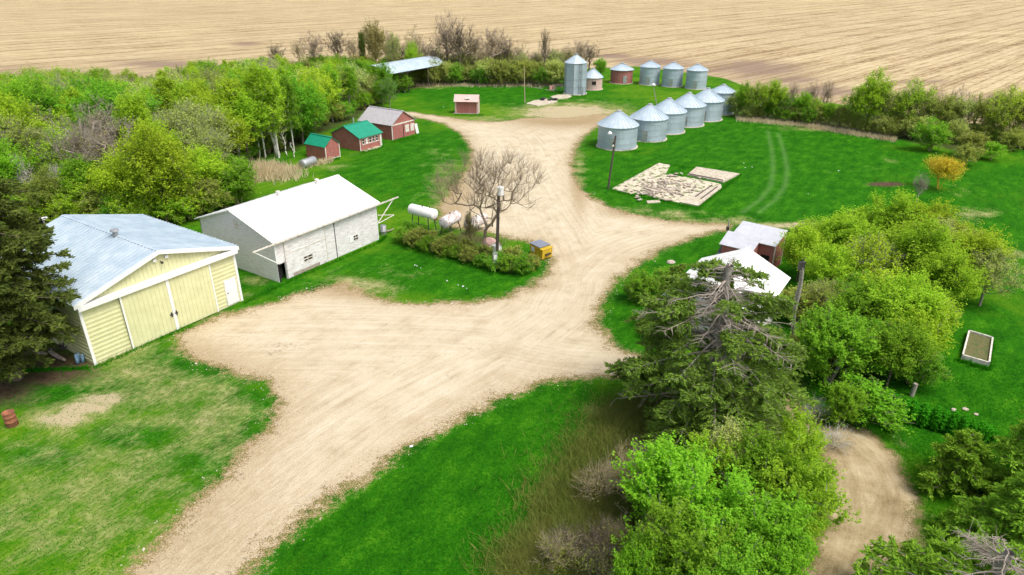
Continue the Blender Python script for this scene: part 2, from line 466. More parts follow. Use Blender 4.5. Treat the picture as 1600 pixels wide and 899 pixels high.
for bl in [(620, 760, 260, 120, 1.1), (830, 660, 160, 60, .8), (700, 430, 150, 26, .9), (640, 240, 90, 45, .6), (800, 145, 120, 18, .9), (1180, 260, 240, 70, 1.1), (1380, 330, 200, 120, .6), (1060, 400, 110, 40, .9), (1000, 500, 60, 60, .9),
           (1520, 560, 130, 90, 1.0), (280, 570, 60, 16, 1.0), (100, 610, 120, 26, .8), (200, 680, 60, 16, .7), (1500, 260, 150, 60, .3), (60, 710, 60, 20, .7), (470, 450, 60, 12, .8), (330, 440, 80, 20, .7)]:
    lush = np.maximum(lush, blob(*bl))
FOREST = [(-300, 420), (100, 380), (310, 330), (385, 288), (395, 252), (470, 235), (520, 205), (560, 190), (620, 150), (640, 130), (880, 132), (880, 105), (560, 108), (200, 130), (-150, 160), (-500, 200)]
BELT = [(1150, 187), (1250, 195), (1400, 218), (1500, 240), (1600, 236), (1800, 260), (1800, 215), (1600, 200), (1400, 178), (1200, 160), (1140, 160)]
sfo = np.maximum(sdf(P, W2(FOREST)), sdf(P, W2(BELT)))
trk = np.exp(-(np.minimum(pdist(P, W2([(1200, 205), (1207, 240), (1208, 268), (1204, 292), (1188, 312), (1160, 332)])),
                          pdist(P, W2([(1216, 208), (1225, 238), (1230, 265), (1227, 290), (1212, 312), (1186, 332)]))) / 0.3) ** 2)
# the lane behind the small red buildings and the one past the red shed
sg2 = np.maximum(sg, 0.9 - pdist(P, W2([(560, 168), (640, 178), (700, 192), (745, 215)])))
def curve(pts, it=3):
    q = W2(pts)
    for _ in range(it): q = np.concatenate([q[:1]] + [np.array([q[i] * .75 + q[i + 1] * .25, q[i] * .25 + q[i + 1] * .75]) for i in range(len(q) - 1)] + [q[-1:]])
    return q
lane = np.minimum(pdist(P, curve([(255, 940), (420, 765), (560, 655), (720, 570), (850, 510), (905, 450), (885, 390), (850, 330), (815, 270), (800, 215), (740, 195)])),
                  np.minimum(pdist(P, curve([(300, 530), (450, 530), (600, 530), (760, 535), (860, 560), (990, 570)])), pdist(P, curve([(870, 480), (905, 420), (980, 375), (1130, 352)]))))
ZZ = 0.03 * np.sin(P[:, 0] * 0.35) * np.sin(P[:, 1] * 0.27) * (np.abs(P[:, 0]) < 60) * (P[:, 1] < 120) * 0
NX, NY = len(xs), len(ys)
idx = np.arange(NX * NY).reshape(NY, NX)
quads = np.stack([idx[:-1, :-1], idx[:-1, 1:], idx[1:, 1:], idx[1:, :-1]], -1).reshape(-1, 4)
attrs = {'gravel': sg2, 'drive': sdr, 'fld': sf, 'dry': dry, 'soil': soil, 'lush': lush, 'wood': sfo, 'trk': trk, 'lane': lane}
def sub_ground(name, mask):
    q = quads[mask]
    u, inv = np.unique(q.ravel(), return_inverse=True)
    vv = np.concatenate([P[u], np.zeros((len(u), 1))], 1)
    o = npmesh(name, vv, inv.reshape(-1, 4), None, None, 'structure')
    for k, a in attrs.items():
        at = o.data.attributes.new(k, 'FLOAT', 'POINT')
        at.data.foreach_set('value', a[u].astype(np.float32))
    o.data.materials.append(MATS['ground_cover'])
    return o

m, t, b = newmat('ground_cover')
geo = N(t, 'NewGeometry'); pos = geo.outputs['Position']
A = {}
for k in attrs:
    a = N(t, 'Attribute'); a.attribute_name = k; A[k] = a.outputs['Fac']
ROW = rad(-56.5)
prow = mapping(t, pos, rot=(0, 0, ROW))            # x runs along the seed rows and the mowing
nbig = noise(t, pos, 0.07, 4, 0.6)
nmid = noise(t, pos, 0.5, 5, 0.65)
nfine = noise(t, pos, 3.0, 6, 0.7)
nvf = noise(t, pos, 14.0, 4, 0.7)
streak = noise(t, mapping(t, prow, scale=(0.5, 1.3, 1)), 0.8, 5, 0.65)
streakf = noise(t, mapping(t, prow, scale=(0.6, 3.0, 1)), 2.6, 5, 0.7)
# grass
gv = math_(t, 'ADD', math_(t, 'MULTIPLY', nmid, 0.45), math_(t, 'MULTIPLY', streak, 0.55))
n9 = noise(t, pos, 8.0, 3, 0.7)
gv = math_(t, 'ADD', math_(t, 'MULTIPLY', gv, 0.50), math_(t, 'ADD', math_(t, 'MULTIPLY', nfine, 0.25), math_(t, 'MULTIPLY', n9, 0.25)))
fresh = ramp(t, gv, [(0.38, (0.006, 0.045, 0.002)), (0.45, (0.013, 0.088, 0.003)), (0.53, (0.026, 0.138, 0.004)), (0.60, (0.065, 0.205, 0.007))])
yel = ramp(t, gv, [(0.36, (0.025, 0.10, 0.004)), (0.45, (0.05, 0.165, 0.005)), (0.54, (0.10, 0.20, 0.009)), (0.62, (0.18, 0.25, 0.025))])
lsh = math_(t, 'ADD', A['lush'], math_(t, 'MULTIPLY', math_(t, 'SUBTRACT', nbig, 0.40), 2.2))
lsh = math_(t, 'ADD', lsh, math_(t, 'MULTIPLY', math_(t, 'SUBTRACT', nmid, 0.5), 1.2))
lshf = ramp(t, lsh, [(0.05, 0.0), (0.55, 1.0)])
grass = mix(t, lshf, yel, fresh)
strawc = ramp(t, nfine, [(0.3, (0.16, 0.17, 0.045)), (0.55, (0.34, 0.32, 0.13)), (0.75, (0.48, 0.44, 0.24))])
dn = math_(t, 'ADD', math_(t, 'MULTIPLY', streakf, 0.6), math_(t, 'MULTIPLY', nmid, 0.4))
dd = math_(t, 'ADD', math_(t, 'MULTIPLY', math_(t, 'MINIMUM', A['dry'], 1.0), 0.52), math_(t, 'MULTIPLY', math_(t, 'SUBTRACT', dn, 0.56), 1.5))
dd = math_(t, 'ADD', dd, math_(t, 'MULTIPLY', math_(t, 'SUBTRACT', nmid, 0.5), 0.5))

dd = math_(t, 'ADD', dd, math_(t, 'MULTIPLY', math_(t, 'SUBTRACT', nvf, 0.5), 0.22))
dd = math_(t, 'SUBTRACT', dd, math_(t, 'MULTIPLY', A['lush'], 0.12))
dryf = ramp(t, dd, [(0.10, 0.0), (0.50, 0.78)])
grass = mix(t, dryf, grass, strawc)
bare = math_(t, 'ADD', A['dry'], math_(t, 'ADD', math_(t, 'MULTIPLY', math_(t, 'SUBTRACT', nmid, 0.5), 1.6), math_(t, 'MULTIPLY', math_(t, 'SUBTRACT', nvf, 0.5), 1.2)))
grass = mix(t, ramp(t, math_(t, 'MULTIPLY', bare, 0.5), [(0.50, 0.0), (0.62, 0.85)]), grass, mix(t, nvf, (0.30, 0.23, 0.13), (0.56, 0.47, 0.32)))
soilc = ramp(t, nfine, [(0.3, (0.045, 0.028, 0.020)), (0.7, (0.13, 0.085, 0.055))])
sl_ = math_(t, 'ADD', math_(t, 'MULTIPLY', A['soil'], 0.6), math_(t, 'SUBTRACT', dn, 0.5))
grass = mix(t, ramp(t, sl_, [(0.2, 0.0), (0.5, 0.95)]), grass, soilc)
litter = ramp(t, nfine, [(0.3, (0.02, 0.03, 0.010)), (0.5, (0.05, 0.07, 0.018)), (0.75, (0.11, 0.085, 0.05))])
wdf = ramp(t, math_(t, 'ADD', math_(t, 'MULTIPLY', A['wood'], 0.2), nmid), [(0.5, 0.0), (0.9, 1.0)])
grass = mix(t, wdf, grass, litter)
grass = mix(t, math_(t, 'MULTIPLY', A['trk'], 0.32), grass, (0.15, 0.27, 0.08))
# gravel
tread = N(t, 'CombineXYZ')
link(t, math_(t, 'MULTIPLY', A['lane'], 1.25), tread.inputs[0])
psc = N(t, 'SeparateXYZ'); link(t, pos, psc.inputs[0])
link(t, math_(t, 'MULTIPLY', psc.outputs[0], 0.06), tread.inputs[1]); link(t, math_(t, 'MULTIPLY', psc.outputs[1], 0.06), tread.inputs[2])
trn = noise(t, tread.outputs[0], 2.6, 6, 0.7, 0.4)
gbase = math_(t, 'ADD', math_(t, 'MULTIPLY', trn, 0.26), math_(t, 'MULTIPLY', nmid, 0.25))
gbase = math_(t, 'ADD', gbase, math_(t, 'MULTIPLY', nvf, 0.38))
gbase = math_(t, 'ADD', gbase, math_(t, 'MULTIPLY', noise(t, mapping(t, prow, scale=(0.10, 1.8, 1)), 1.3, 6, 0.72, 0.3), 0.11))
grv = ramp(t, gbase, [(0.38, (0.30, 0.235, 0.145)), (0.45, (0.44, 0.365, 0.245)), (0.52, (0.53, 0.455, 0.325)), (0.62, (0.62, 0.56, 0.44))])
patch = noise(t, mapping(t, prow, scale=(0.5, 1, 1)), 0.22, 6, 0.72)
grv = mix(t, ramp(t, patch, [(0.52, 0.0), (0.72, 0.55)]), grv, (0.36, 0.28, 0.17))
pg = noise(t, mapping(t, prow, scale=(0.5, 1, 1), loc=(9, 4, 0)), 1.1, 6, 0.75)
grv = mix(t, ramp(t, pg, [(0.64, 0.0), (0.72, 0.65)]), grv, (0.25, 0.20, 0.12))
grv = mix(t, ramp(t, math_(t, 'ADD', math_(t, 'MULTIPLY', A['soil'], 0.45), math_(t, 'MULTIPLY', math_(t, 'SUBTRACT', nfine, 0.5), 1.6)), [(0.28, 0.0), (0.50, 0.6)]), grv, (0.22, 0.16, 0.11))
nz = math_(t, 'ADD', math_(t, 'MULTIPLY', math_(t, 'SUBTRACT', nmid, 0.5), 2.8), math_(t, 'MULTIPLY', math_(t, 'SUBTRACT', nvf, 0.5), 3.0))
nz = math_(t, 'ADD', nz, math_(t, 'MULTIPLY', math_(t, 'SUBTRACT', nfine, 0.5), 2.2))
ge = math_(t, 'ADD', math_(t, 'SUBTRACT', A['gravel'], 0.30), nz)
edgec = ramp(t, nvf, [(0.3, (0.13, 0.085, 0.04)), (0.55, (0.30, 0.21, 0.10)), (0.8, (0.46, 0.36, 0.22))])
ef = ramp(t, math_(t, 'MULTIPLY_ADD', ge, 0.25, 0.5), [(0.33, 0.0), (0.41, 0.9)])
col = mix(t, ef, grass, edgec)
gf = ramp(t, math_(t, 'MULTIPLY_ADD', ge, 0.25, 0.5), [(0.47, 0.0), (0.53, 1.0)])
col = mix(t, gf, col, grv)
tanw = math_(t, 'MULTIPLY', math_(t, 'ADD', math_(t, 'MULTIPLY', A['dry'], 0.5), math_(t, 'SUBTRACT', dn, 0.45)), 1.0)
col = mix(t, math_(t, 'MULTIPLY', ramp(t, tanw, [(0.12, 0.0), (0.42, 0.8)]), gf), col, edgec)
tan_in = ramp(t, math_(t, 'MULTIPLY', ge, 0.2), [(0.0, 0.6), (0.5, 0.0)])
col = mix(t, math_(t, 'MULTIPLY', math_(t, 'MULTIPLY', tan_in, gf), ramp(t, math_(t, 'ADD', math_(t, 'MULTIPLY', nmid, 0.5), math_(t, 'MULTIPLY', nfine, 0.5)), [(0.4, 0.15), (0.56, 1.0)])), col, mix(t, nvf, (0.28, 0.20, 0.10), (0.50, 0.40, 0.25)))
band = ramp(t, math_(t, 'MULTIPLY_ADD', ge, 0.2, 0.5), [(0.34, 0.0), (0.43, 0.9), (0.54, 0.9), (0.75, 0.0)])
spk = ramp(t, noise(t, pos, 5.0, 5, 0.8), [(0.55, 0.0), (0.60, 0.8)])
col = mix(t, math_(t, 'MULTIPLY', band, spk), col, (0.10, 0.075, 0.035))
spk2 = ramp(t, noise(t, mapping(t, pos, loc=(7, 3, 1)), 6.0, 4, 0.8), [(0.60, 0.0), (0.64, 0.7)])
col = mix(t, math_(t, 'MULTIPLY', band, spk2), col, (0.58, 0.52, 0.42))
# drive at the right: browner earth
de = math_(t, 'ADD', A['drive'], math_(t, 'MULTIPLY', nz, 0.6))
dgx = N(t, 'CombineXYZ'); link(t, A['drive'], dgx.inputs[0]); link(t, math_(t, 'MULTIPLY', psc.outputs[1], 0.12), dgx.inputs[1])
drc = ramp(t, math_(t, 'ADD', math_(t, 'MULTIPLY', nmid, 0.4), math_(t, 'ADD', math_(t, 'MULTIPLY', nvf, 0.25), math_(t, 'MULTIPLY', noise(t, dgx.outputs[0], 1.6, 5, 0.7), 0.35))), [(0.38, (0.17, 0.125, 0.06)), (0.5, (0.34, 0.265, 0.15)), (0.62, (0.50, 0.415, 0.27))])
col = mix(t, ramp(t, math_(t, 'MULTIPLY_ADD', de, 0.3, 0.5), [(0.38, 0.0), (0.44, 0.9)]), col, (0.20, 0.15, 0.07))
col = mix(t, ramp(t, math_(t, 'MULTIPLY_ADD', de, 0.3, 0.5), [(0.47, 0.0), (0.53, 1.0)]), col, drc)
# stubble field
frow = mapping(t, pos, rot=(0, 0, rad(-33)))
r1 = noise(t, mapping(t, frow, scale=(0.02, 0.11, 1)), 1.0, 6, 0.62)
r2 = noise(t, mapping(t, frow, scale=(0.09, 0.5, 1)), 1.0, 6, 0.7)
r3 = noise(t, mapping(t, frow, scale=(0.5, 2.2, 1)), 1.0, 5, 0.75)
big = noise(t, mapping(t, frow, scale=(0.35, 1, 1)), 0.018, 4, 0.6)
prow2 = mapping(t, pos, rot=(0, 0, rad(-45)))
sp = N(t, 'SeparateXYZ'); link(t, prow2, sp.inputs[0])
wob = math_(t, 'MULTIPLY', noise(t, mapping(t, prow2, scale=(0.01, 0.02, 1)), 1.0, 2, 0.5), 3.0)
tl_ = math_(t, 'ADD', sp.outputs[1], wob)
def lines(per, duty):
    fr_ = math_(t, 'FRACT', math_(t, 'DIVIDE', math_(t, 'ADD', tl_, 3000.0), per))
    tri = math_(t, 'ABSOLUTE', math_(t, 'SUBTRACT', fr_, 0.5))
    return math_(t, 'SUBTRACT', 1.0, math_(t, 'DIVIDE', tri, duty), clamp=True)
l1 = lines(9.2, 0.10); l2 = lines(2.3, 0.22)
fv = math_(t, 'ADD', math_(t, 'MULTIPLY', r1, 0.26), math_(t, 'MULTIPLY', r2, 0.32))
fv = math_(t, 'ADD', fv, math_(t, 'MULTIPLY', r3, 0.42))
fv = math_(t, 'SUBTRACT', fv, math_(t, 'MULTIPLY', math_(t, 'MULTIPLY', l1, r2), 0.17))
fv = math_(t, 'SUBTRACT', fv, math_(t, 'MULTIPLY', math_(t, 'MULTIPLY', l2, r1), 0.13))
fcol = ramp(t, fv, [(0.38, (0.15, 0.10, 0.05)), (0.425, (0.27, 0.195, 0.105)), (0.47, (0.40, 0.31, 0.17)), (0.54, (0.52, 0.425, 0.26))])
brk = N(t, 'TexVoronoi'); brk.distance = 'CHEBYCHEV'
link(t, mapping(t, frow, scale=(0.010, 0.030, 1)), brk.inputs['Vector']); brk.inputs['Scale'].default_value = 1.0
bc = N(t, 'SeparateColor'); link(t, brk.outputs['Color'], bc.inputs[0])
fcol = mix(t, math_(t, 'MULTIPLY', bc.outputs[0], 0.22), fcol, (0.34, 0.265, 0.17))
# bare damp soil close to the trees
near = math_(t, 'MULTIPLY', math_(t, 'SUBTRACT', 75.0, A['fld']), 1 / 75.0, clamp=True)
sv = math_(t, 'ADD', math_(t, 'MULTIPLY', near, 0.12), math_(t, 'MULTIPLY', big, 0.45))
sv = math_(t, 'ADD', sv, math_(t, 'MULTIPLY', A['soil'], 0.30))
sv = math_(t, 'ADD', sv, math_(t, 'MULTIPLY', math_(t, 'SUBTRACT', r2, 0.5), 0.9))
sv = math_(t, 'ADD', sv, math_(t, 'MULTIPLY', math_(t, 'SUBTRACT', r3, 0.5), 0.7))
sv = math_(t, 'ADD', sv, 0.26)
fcol = mix(t, ramp(t, sv, [(0.60, 0.0), (0.80, 0.8)]), fcol, (0.19, 0.13, 0.105))
ff = ramp(t, math_(t, 'MULTIPLY_ADD', math_(t, 'ADD', A['fld'], math_(t, 'MULTIPLY', nz, 1.5)), 0.1, 0.5), [(0.42, 0.0), (0.58, 1.0)])
col = mix(t, ff, col, fcol)
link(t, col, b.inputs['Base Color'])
b.inputs['Roughness'].default_value = 1.0
b.inputs['Specular IOR Level'].default_value = 0.03
hh = math_(t, 'ADD', math_(t, 'MULTIPLY', nvf, 0.5), math_(t, 'MULTIPLY', nfine, 1.0))
hh = math_(t, 'ADD', hh, math_(t, 'MULTIPLY', streakf, 0.6))
bump(t, b, hh, 0.10, 0.55)

cen = quads
def at_c(a): return a[quads].mean(1)
mf = at_c(sf) > 0
mg = (at_c(sg2) > 0) & ~mf
md = (at_c(sdr) > 0) & ~mf & ~mg
sub_ground('field', mf)
sub_ground('gravel_yard', mg)
sub_ground('dirt_drive', md)
sub_ground('ground', ~(mf | mg | md))
# ------------------------------------------------------------------ buildings
AX = rad(56.3)
def g2(x, y): p = G(x, y); return (p[0], p[1], 0)
def wallbox(mb, x0, x1, y0, y1, z0, z1): mb.b(x0, x1, y0, y1, z0, z1)

def gable_roof(mb, x0, x1, y0, y1, ze, zr, axis, th=0.08, pitch=0.0, over=0.25, rw=0.05, rh=0.035):
    """two slopes; the ridge runs along 'x' or 'y' of the local frame"""
    if axis == 'x':
        ym = (y0 + y1) / 2; k = (zr - ze) / (ym - y0); d = over
        mb.panel((x0 - d, y0 - d, ze - k * d), (x1 - x0 + 2 * d, 0, 0), (0, ym - y0 + d, zr - ze + k * d), th, pitch, rw, rh)
        mb.panel((x1 + d, y1 + d, ze - k * d), (-(x1 - x0 + 2 * d), 0, 0), (0, -(y1 - ym + d), zr - ze + k * d), th, pitch, rw, rh)
        mb.box((x0 - d, ym - 0.14, zr + th * 0.55), (x1 - x0 + 2 * d, 0, 0), (0, 0.28, 0), (0, 0, th * 0.9))
    else:
        xm = (x0 + x1) / 2; k = (zr - ze) / (xm - x0); d = over
        mb.panel((x0 - d, y1 + d, ze - k * d), (0, -(y1 - y0 + 2 * d), 0), (xm - x0 + d, 0, zr - ze + k * d), th, pitch, rw, rh)
        mb.panel((x1 + d, y0 - d, ze - k * d), (0, y1 - y0 + 2 * d, 0), (-(x1 - xm + d), 0, zr - ze + k * d), th, pitch, rw, rh)
        mb.box((xm - 0.14, y0 - d, zr + th * 0.55), (0.28, 0, 0), (0, y1 - y0 + 2 * d, 0), (0, 0, th * 0.9))

# ---- cream steel machine shed
def machine_shed():
    t = thing('machine_shed', 'cream yellow steel shed with a pale blue ribbed roof and wide sliding doors', 'machine shed', g2(148, 571), AX)
    L, D, ZE, ZR, ZT = 11.15, 12.0, 4.45, 6.05, 3.95
    w = MB()
    # front: side bays with horizontal ribs, upper gable with upright ribs
    th = 0.12
    w.b(0, 2.5, 0, th, 0, ZT); w.b(8.95, L, 0, th, 0, ZT)
    w.b(2.5, 8.95, 0.10, th + 0.05, 3.0, ZT)
    for z in np.arange(0.18, ZT - 0.1, 0.3):
        w.b(0.02, 2.48, -0.03, 0.01, z, z + 0.10)
        if z < 0.1 or z > 2.1: w.b(8.97, L - 0.02, -0.03, 0.01, z, z + 0.10)
        else: w.b(8.97, 9.86, -0.03, 0.01, z, z + 0.10); w.b(10.9, L - 0.02, -0.03, 0.01, z, z + 0.10)
    w.poly([(0, 0, ZT), (L, 0, ZT), (L, 0, ZE), (L / 2, 0, ZR), (0, 0, ZE)], (0, th, 0))
    for x in np.arange(0.2, L, 0.3):
        zt = ZE + (ZR - ZE) * (1 - abs(x - L / 2) / (L / 2)) - 0.1
        w.b(x, x + 0.06, -0.03, 0.01, ZT, zt)
    w.b(0, th, th, D, 0, ZE); w.b(L - th, L, th, D, 0, ZE)
    for z in np.arange(0.18, ZE - 0.1, 0.3):
        w.b(-0.03, 0.01, 0.03, D, z, z + 0.10); w.b(L - 0.01, L + 0.03, 0.03, D, z, z + 0.10)
    w.poly([(0, D - th, 0), (L, D - th, 0), (L, D - th, ZE), (L / 2, D - th, ZR), (0, D - th, ZE)], (0, th, 0))
    w.build('wall', 'yellow_steel', t)
    r = MB(); gable_roof(r, 0, L, 0, D, ZE, ZR, 'y', 0.07, 0.4, 0.28, 0.07, 0.085)
    rf = r.build('roof', 'roof_blue', t)
    v = MB(); v.tube((5.45, 4.64, 5.9), (5.45, 4.64, 6.55), 0.17, 0.17, 14); v.tube((5.45, 4.64, 6.5), (5.45, 4.64, 6.62), 0.30, 0.26, 14); v.build('vent', 'metal_grey', rf)
    f = MB()                     # barge boards and fascia
    dz = 0.20
    k = (ZR - ZE) / (L / 2)
    f.poly([(-0.30, -0.33, ZE - 0.3 * k - dz), (L / 2, -0.33, ZR - dz), (L / 2, -0.33, ZR + 0.09), (-0.30, -0.33, ZE - 0.3 * k + 0.09)], (0, 0.05, 0))
    f.poly([(L / 2, -0.33, ZR - dz), (L + 0.3, -0.33, ZE - 0.3 * k - dz), (L + 0.3, -0.33, ZE - 0.3 * k + 0.09), (L / 2, -0.33, ZR + 0.09)], (0, 0.05, 0))
    f.build('barge_board', 'white_paint', t)
    f = MB(); f.box((-0.1, -0.34, ZT + 0.0), (L + 0.25, 0, 0), (0, 0.30, 0), (0, 0, 0.36)); f.build('door_track', 'white_paint', t)
    for x in (-0.03, L - 0.13):
        MB().b(x, x + 0.18, -0.05, 0.0, 0, ZT - 0.01).build('corner_trim', 'white_paint', t)
    for x0, x1, kx in ((2.47, 5.70, 5.5), (5.74, 8.98, 5.85)):
        d = MB(); d.b(x0, x1, -0.16, -0.10, 0.06, ZT)
        for x in np.arange(x0 + 0.2, x1 - 0.1, 0.3): d.b(x, x + 0.06, -0.185, -0.15, 0.1, ZT - 0.02)
        o = d.build('sliding_door', 'yellow_steel', t)
        for xx in (x0 - 0.02, x1 - 0.08): MB().b(xx, xx + 0.10, -0.20, -0.165, 0.05, ZT - 0.005).build('edge_trim', 'white_paint', o)
        h = MB(); h.b(kx - 0.03, kx + 0.03, -0.28, -0.20, 1.15, 1.5); h.b(kx - 0.12, kx + 0.12, -0.23, -0.205, 1.28, 1.36); h.build('handle', 'metal_dark', o)
    d = MB(); d.b(9.92, 10.84, -0.07, 0.0, 0.12, 2.08); d = d.build('door', 'white_paint', t)
    MB().b(10.0, 10.06, -0.12, -0.07, 1.05, 1.15).build('handle', 'metal_dark', d)
    MB().b(9.86, 9.92, -0.05, 0.0, 0.1, 2.14).b(10.84, 10.90, -0.05, 0.0, 0.1, 2.14).b(9.92, 10.84, -0.05, 0.0, 2.08, 2.14).build('door_frame', 'white_trim_old', t)
    for x in (5.27, 6.12):
        MB().b(x - 0.11, x + 0.11, -0.16, 0, 5.36, 5.56).build('floodlight', 'white_paint', t)
    MB().tube((5.7, 0, 5.2), (5.7, -0.18, 5.2), 0.05).b(5.64, 5.76, -0.26, -0.15, 5.1, 5.24).build('wall_socket', 'metal_dark', t)
    MB().b(-0.02, L + 0.02, -0.02, 0.1, -0.05, 0.06).build('sill', 'concrete_old', t)
    MB().b(L, L + 0.12, 1.0, 1.14, 1.3, 1.55).build('meter_box', 'white_paint', t)
machine_shed()

# ---- old white barn
def white_barn():
    t = thing('barn', 'weathered white wooden barn with a bright white roof and two small windows', 'barn', g2(437, 442), AX)
    L, D, ZE, ZR = 11.4, 9.6, 3.62, 5.25
    th = 0.12
    w = MB()                    # front wall with doorway and two windows
    w.b(0, 0.16, 0, th, 0, ZE); w.b(0.16, 0.82, 0, th, 1.52, ZE)
    w.b(0.82, 2.62, 0, th, 0, ZE); w.b(2.62, 3.56, 0, th, 0, 0.84); w.b(2.62, 3.56, 0, th, 1.34, ZE)
    w.b(3.56, 8.32, 0, th, 0, ZE); w.b(8.32, 8.88, 0, th, 0, 0.84); w.b(8.32, 8.88, 0, th, 1.36, ZE); w.b(8.88, L, 0, th, 0, ZE)
    w.b(0.85, 5.15, -0.07, -0.02, 0.05, 0.82); w.b(0.85, 2.60, -0.07, -0.02, 0.82, 3.3); w.b(3.58, 5.15, -0.07, -0.02, 0.82, 3.3); w.b(2.60, 3.58, -0.07, -0.02, 1.36, 3.3)
    w.b(L - th, L, th, D, 0, ZE)
    w.b(0, L, D - th, D, 0, ZE)
    w.build('wall', 'white_boards', t)
    g = MB()
    g.poly([(0, th, 0), (0, D, 0), (0, D, ZE), (0, D / 2, ZR - 0.02), (0, th, ZE)], (th, 0, 0))
    g.build('gable_wall', 'white_gable', t); g = MB()
    g.poly([(L - 0.15, th, ZE), (L - 0.15, D, ZE), (L - 0.15, D / 2, ZR - 0.02)], (th, 0, 0))
    g.build('gable_wall', 'white_gable', t)
    MB().b(-0.03, 0.0, 4.1, 4.75, 3.7, 4.5).build('loft_hatch', 'white_trim_old', t)
    r = MB(); gable_roof(r, 0, L, 0, D, ZE, ZR, 'x', 0.08, 0.75, 0.3, 0.04, 0.025)
    rf = r.build('roof', 'roof_white', t)
    for x in (4.5, 8.8):
        v = MB(); v.tube((x, 4.5, 5.1), (x, 4.5, 5.6), 0.09, 0.09, 10); v.b(x - 0.14, x + 0.14, 4.36, 4.64, 5.6, 5.72); v.build('vent', 'white_trim_old', rf)
    MB().box((-0.32, -0.36, 3.38), (11.98, 0, 0), (0, 0.05, 0), (0, 0, 0.16)).build('fascia', 'white_trim_old', t)
    k = MB(); k.b(-2.15, 14.0, -0.42, -0.37, 3.44, 3.56); k.b(-2.15, 14.0, -0.25, -0.20, 3.36, 3.44)
    for x in np.arange(-2.0, 14, 1.3): k.b(x, x + 0.05, -0.38, -0.02, 3.40, 3.45)
    k.build('door_track', 'white_trim_old', t)
    MB().tube((-2.05, -0.3, 3.42), (-0.02, -0.1, 1.75), 0.05, 0.05, 6).tube((-2.05, -0.3, 3.45), (-0.02, -0.3, 3.45), 0.06, 0.06, 6).build('track_brace', 'white_paint', t)
    MB().tube((13.4, -0.3, 3.42), (11.45, -0.1, 1.7), 0.05, 0.05, 6).tube((13.45, -0.2, 1.85), (11.45, -0.1, 2.4), 0.04, 0.04, 6).tube((13.45, -0.2, 1.85), (11.45, -0.1, 1.6), 0.04, 0.04, 6).build('track_brace', 'white_trim_old', t)
    o = MB().b(0.83, 5.17, -0.11, -0.075, 3.3, 3.38).b(0.84, 0.90, -0.11, -0.07, 0.05, 3.3).b(5.10, 5.17, -0.11, -0.07, 0.05, 3.3).build('sliding_door', 'white_trim_old', t)
    for zz in (0.95, 2.2): MB().b(0.95, 5.05, -0.10, -0.075, zz - 0.05, zz + 0.02).build('batten', 'white_trim_old', o) if zz > 2 else None
    MB().b(6.22, 6.27, -0.05, 0.0, 0.0, 3.3).build('seam', 'metal_dark', t)
    MB().b(0.16, 0.82, 0.5, 0.55, 0, 1.6).b(0.03, 0.16, -0.04, -0.005, 0, 1.6).build('doorway', 'dark', t)  # black sheet and strip stand in for the unlit interior
    for x0, x1, z0, z1 in ((2.62, 3.56, 0.84, 1.34), (8.32, 8.88, 0.84, 1.36)):
        p = MB().b(x0, x1, 0.05, 0.08, z0, z1).build('window', 'glass_dark', t)
        f = MB(); xm = (x0 + x1) / 2; zm = (z0 + z1) / 2
        for a in (x0, x1 - 0.02, xm - 0.01): f.b(a, a + 0.025, -0.08 if x0 < 5 else -0.02, 0.05, z0, z1)
        for a in (z0, z1 - 0.02, zm - 0.01): f.b(x0, x1, -0.085 if x0 < 5 else -0.025, 0.045, a, a + 0.025)
        f.build('frame', 'white_trim_old', p)
    MB().b(7.84, 8.30, -0.05, 0.0, 0.82, 1.42).build('shutter', 'white_paint', t)
    MB().b(-0.02, 0.10, -0.04, 0.0, 1.6, ZE - 0.1).build('corner_board', 'white_paint', t); MB().b(L - 0.1, L + 0.02, -0.04, 0.0, 0, ZE - 0.1).build('corner_board', 'white_paint', t)
    MB().b(1.4, 4.2, -0.08, -0.075, 0.05, 0.35).build('bare_boards', 'wood_old', t)
white_barn()

# ---- three small red buildings along the wood
def red_hut():
    t = thing('hut', 'small red hut with a green metal roof, nearest the lying metal tank', 'hut', g2(509.9, 251.2), AX)
    L, D, ZE, ZR = 2.45, 3.6, 1.8, 2.8
    w = MB(); w.poly([(0, 0, 0), (L, 0, 0), (L, 0, ZE), (L / 2, 0, ZR), (0, 0, ZE)], (0, 0.1, 0)); w.poly([(0, D, 0), (L, D, 0), (L, D, ZE), (L / 2, D, ZR), (0, D, ZE)], (0, 0.1, 0))
    w.b(0, 0.1, 0.1, D, 0, ZE); w.b(L - 0.1, L, 0.1, D, 0, ZE); w.build('wall', 'red_boards', t)
    r = MB(); gable_roof(r, 0, L, 0, D + 0.1, ZE, ZR, 'y', 0.05, 0.25, 0.12, 0.04, 0.02); r.build('roof', 'roof_green', t)
    MB().b(-0.03, 0.09, -0.04, -0.0, 0, ZE).build('corner_board', 'white_trim_old', t); MB().b(L - 0.09, L + 0.03, -0.04, 0, 0, ZE).build('corner_board', 'white_trim_old', t)
    MB().b(0.0, L, -0.03, 0, 0.0, 0.12).build('sill', 'white_trim_old', t)
    MB().b(0.8, 1.65, -0.02, 0.0, 0.14, 1.65).build('door', 'red_boards_upright', t)
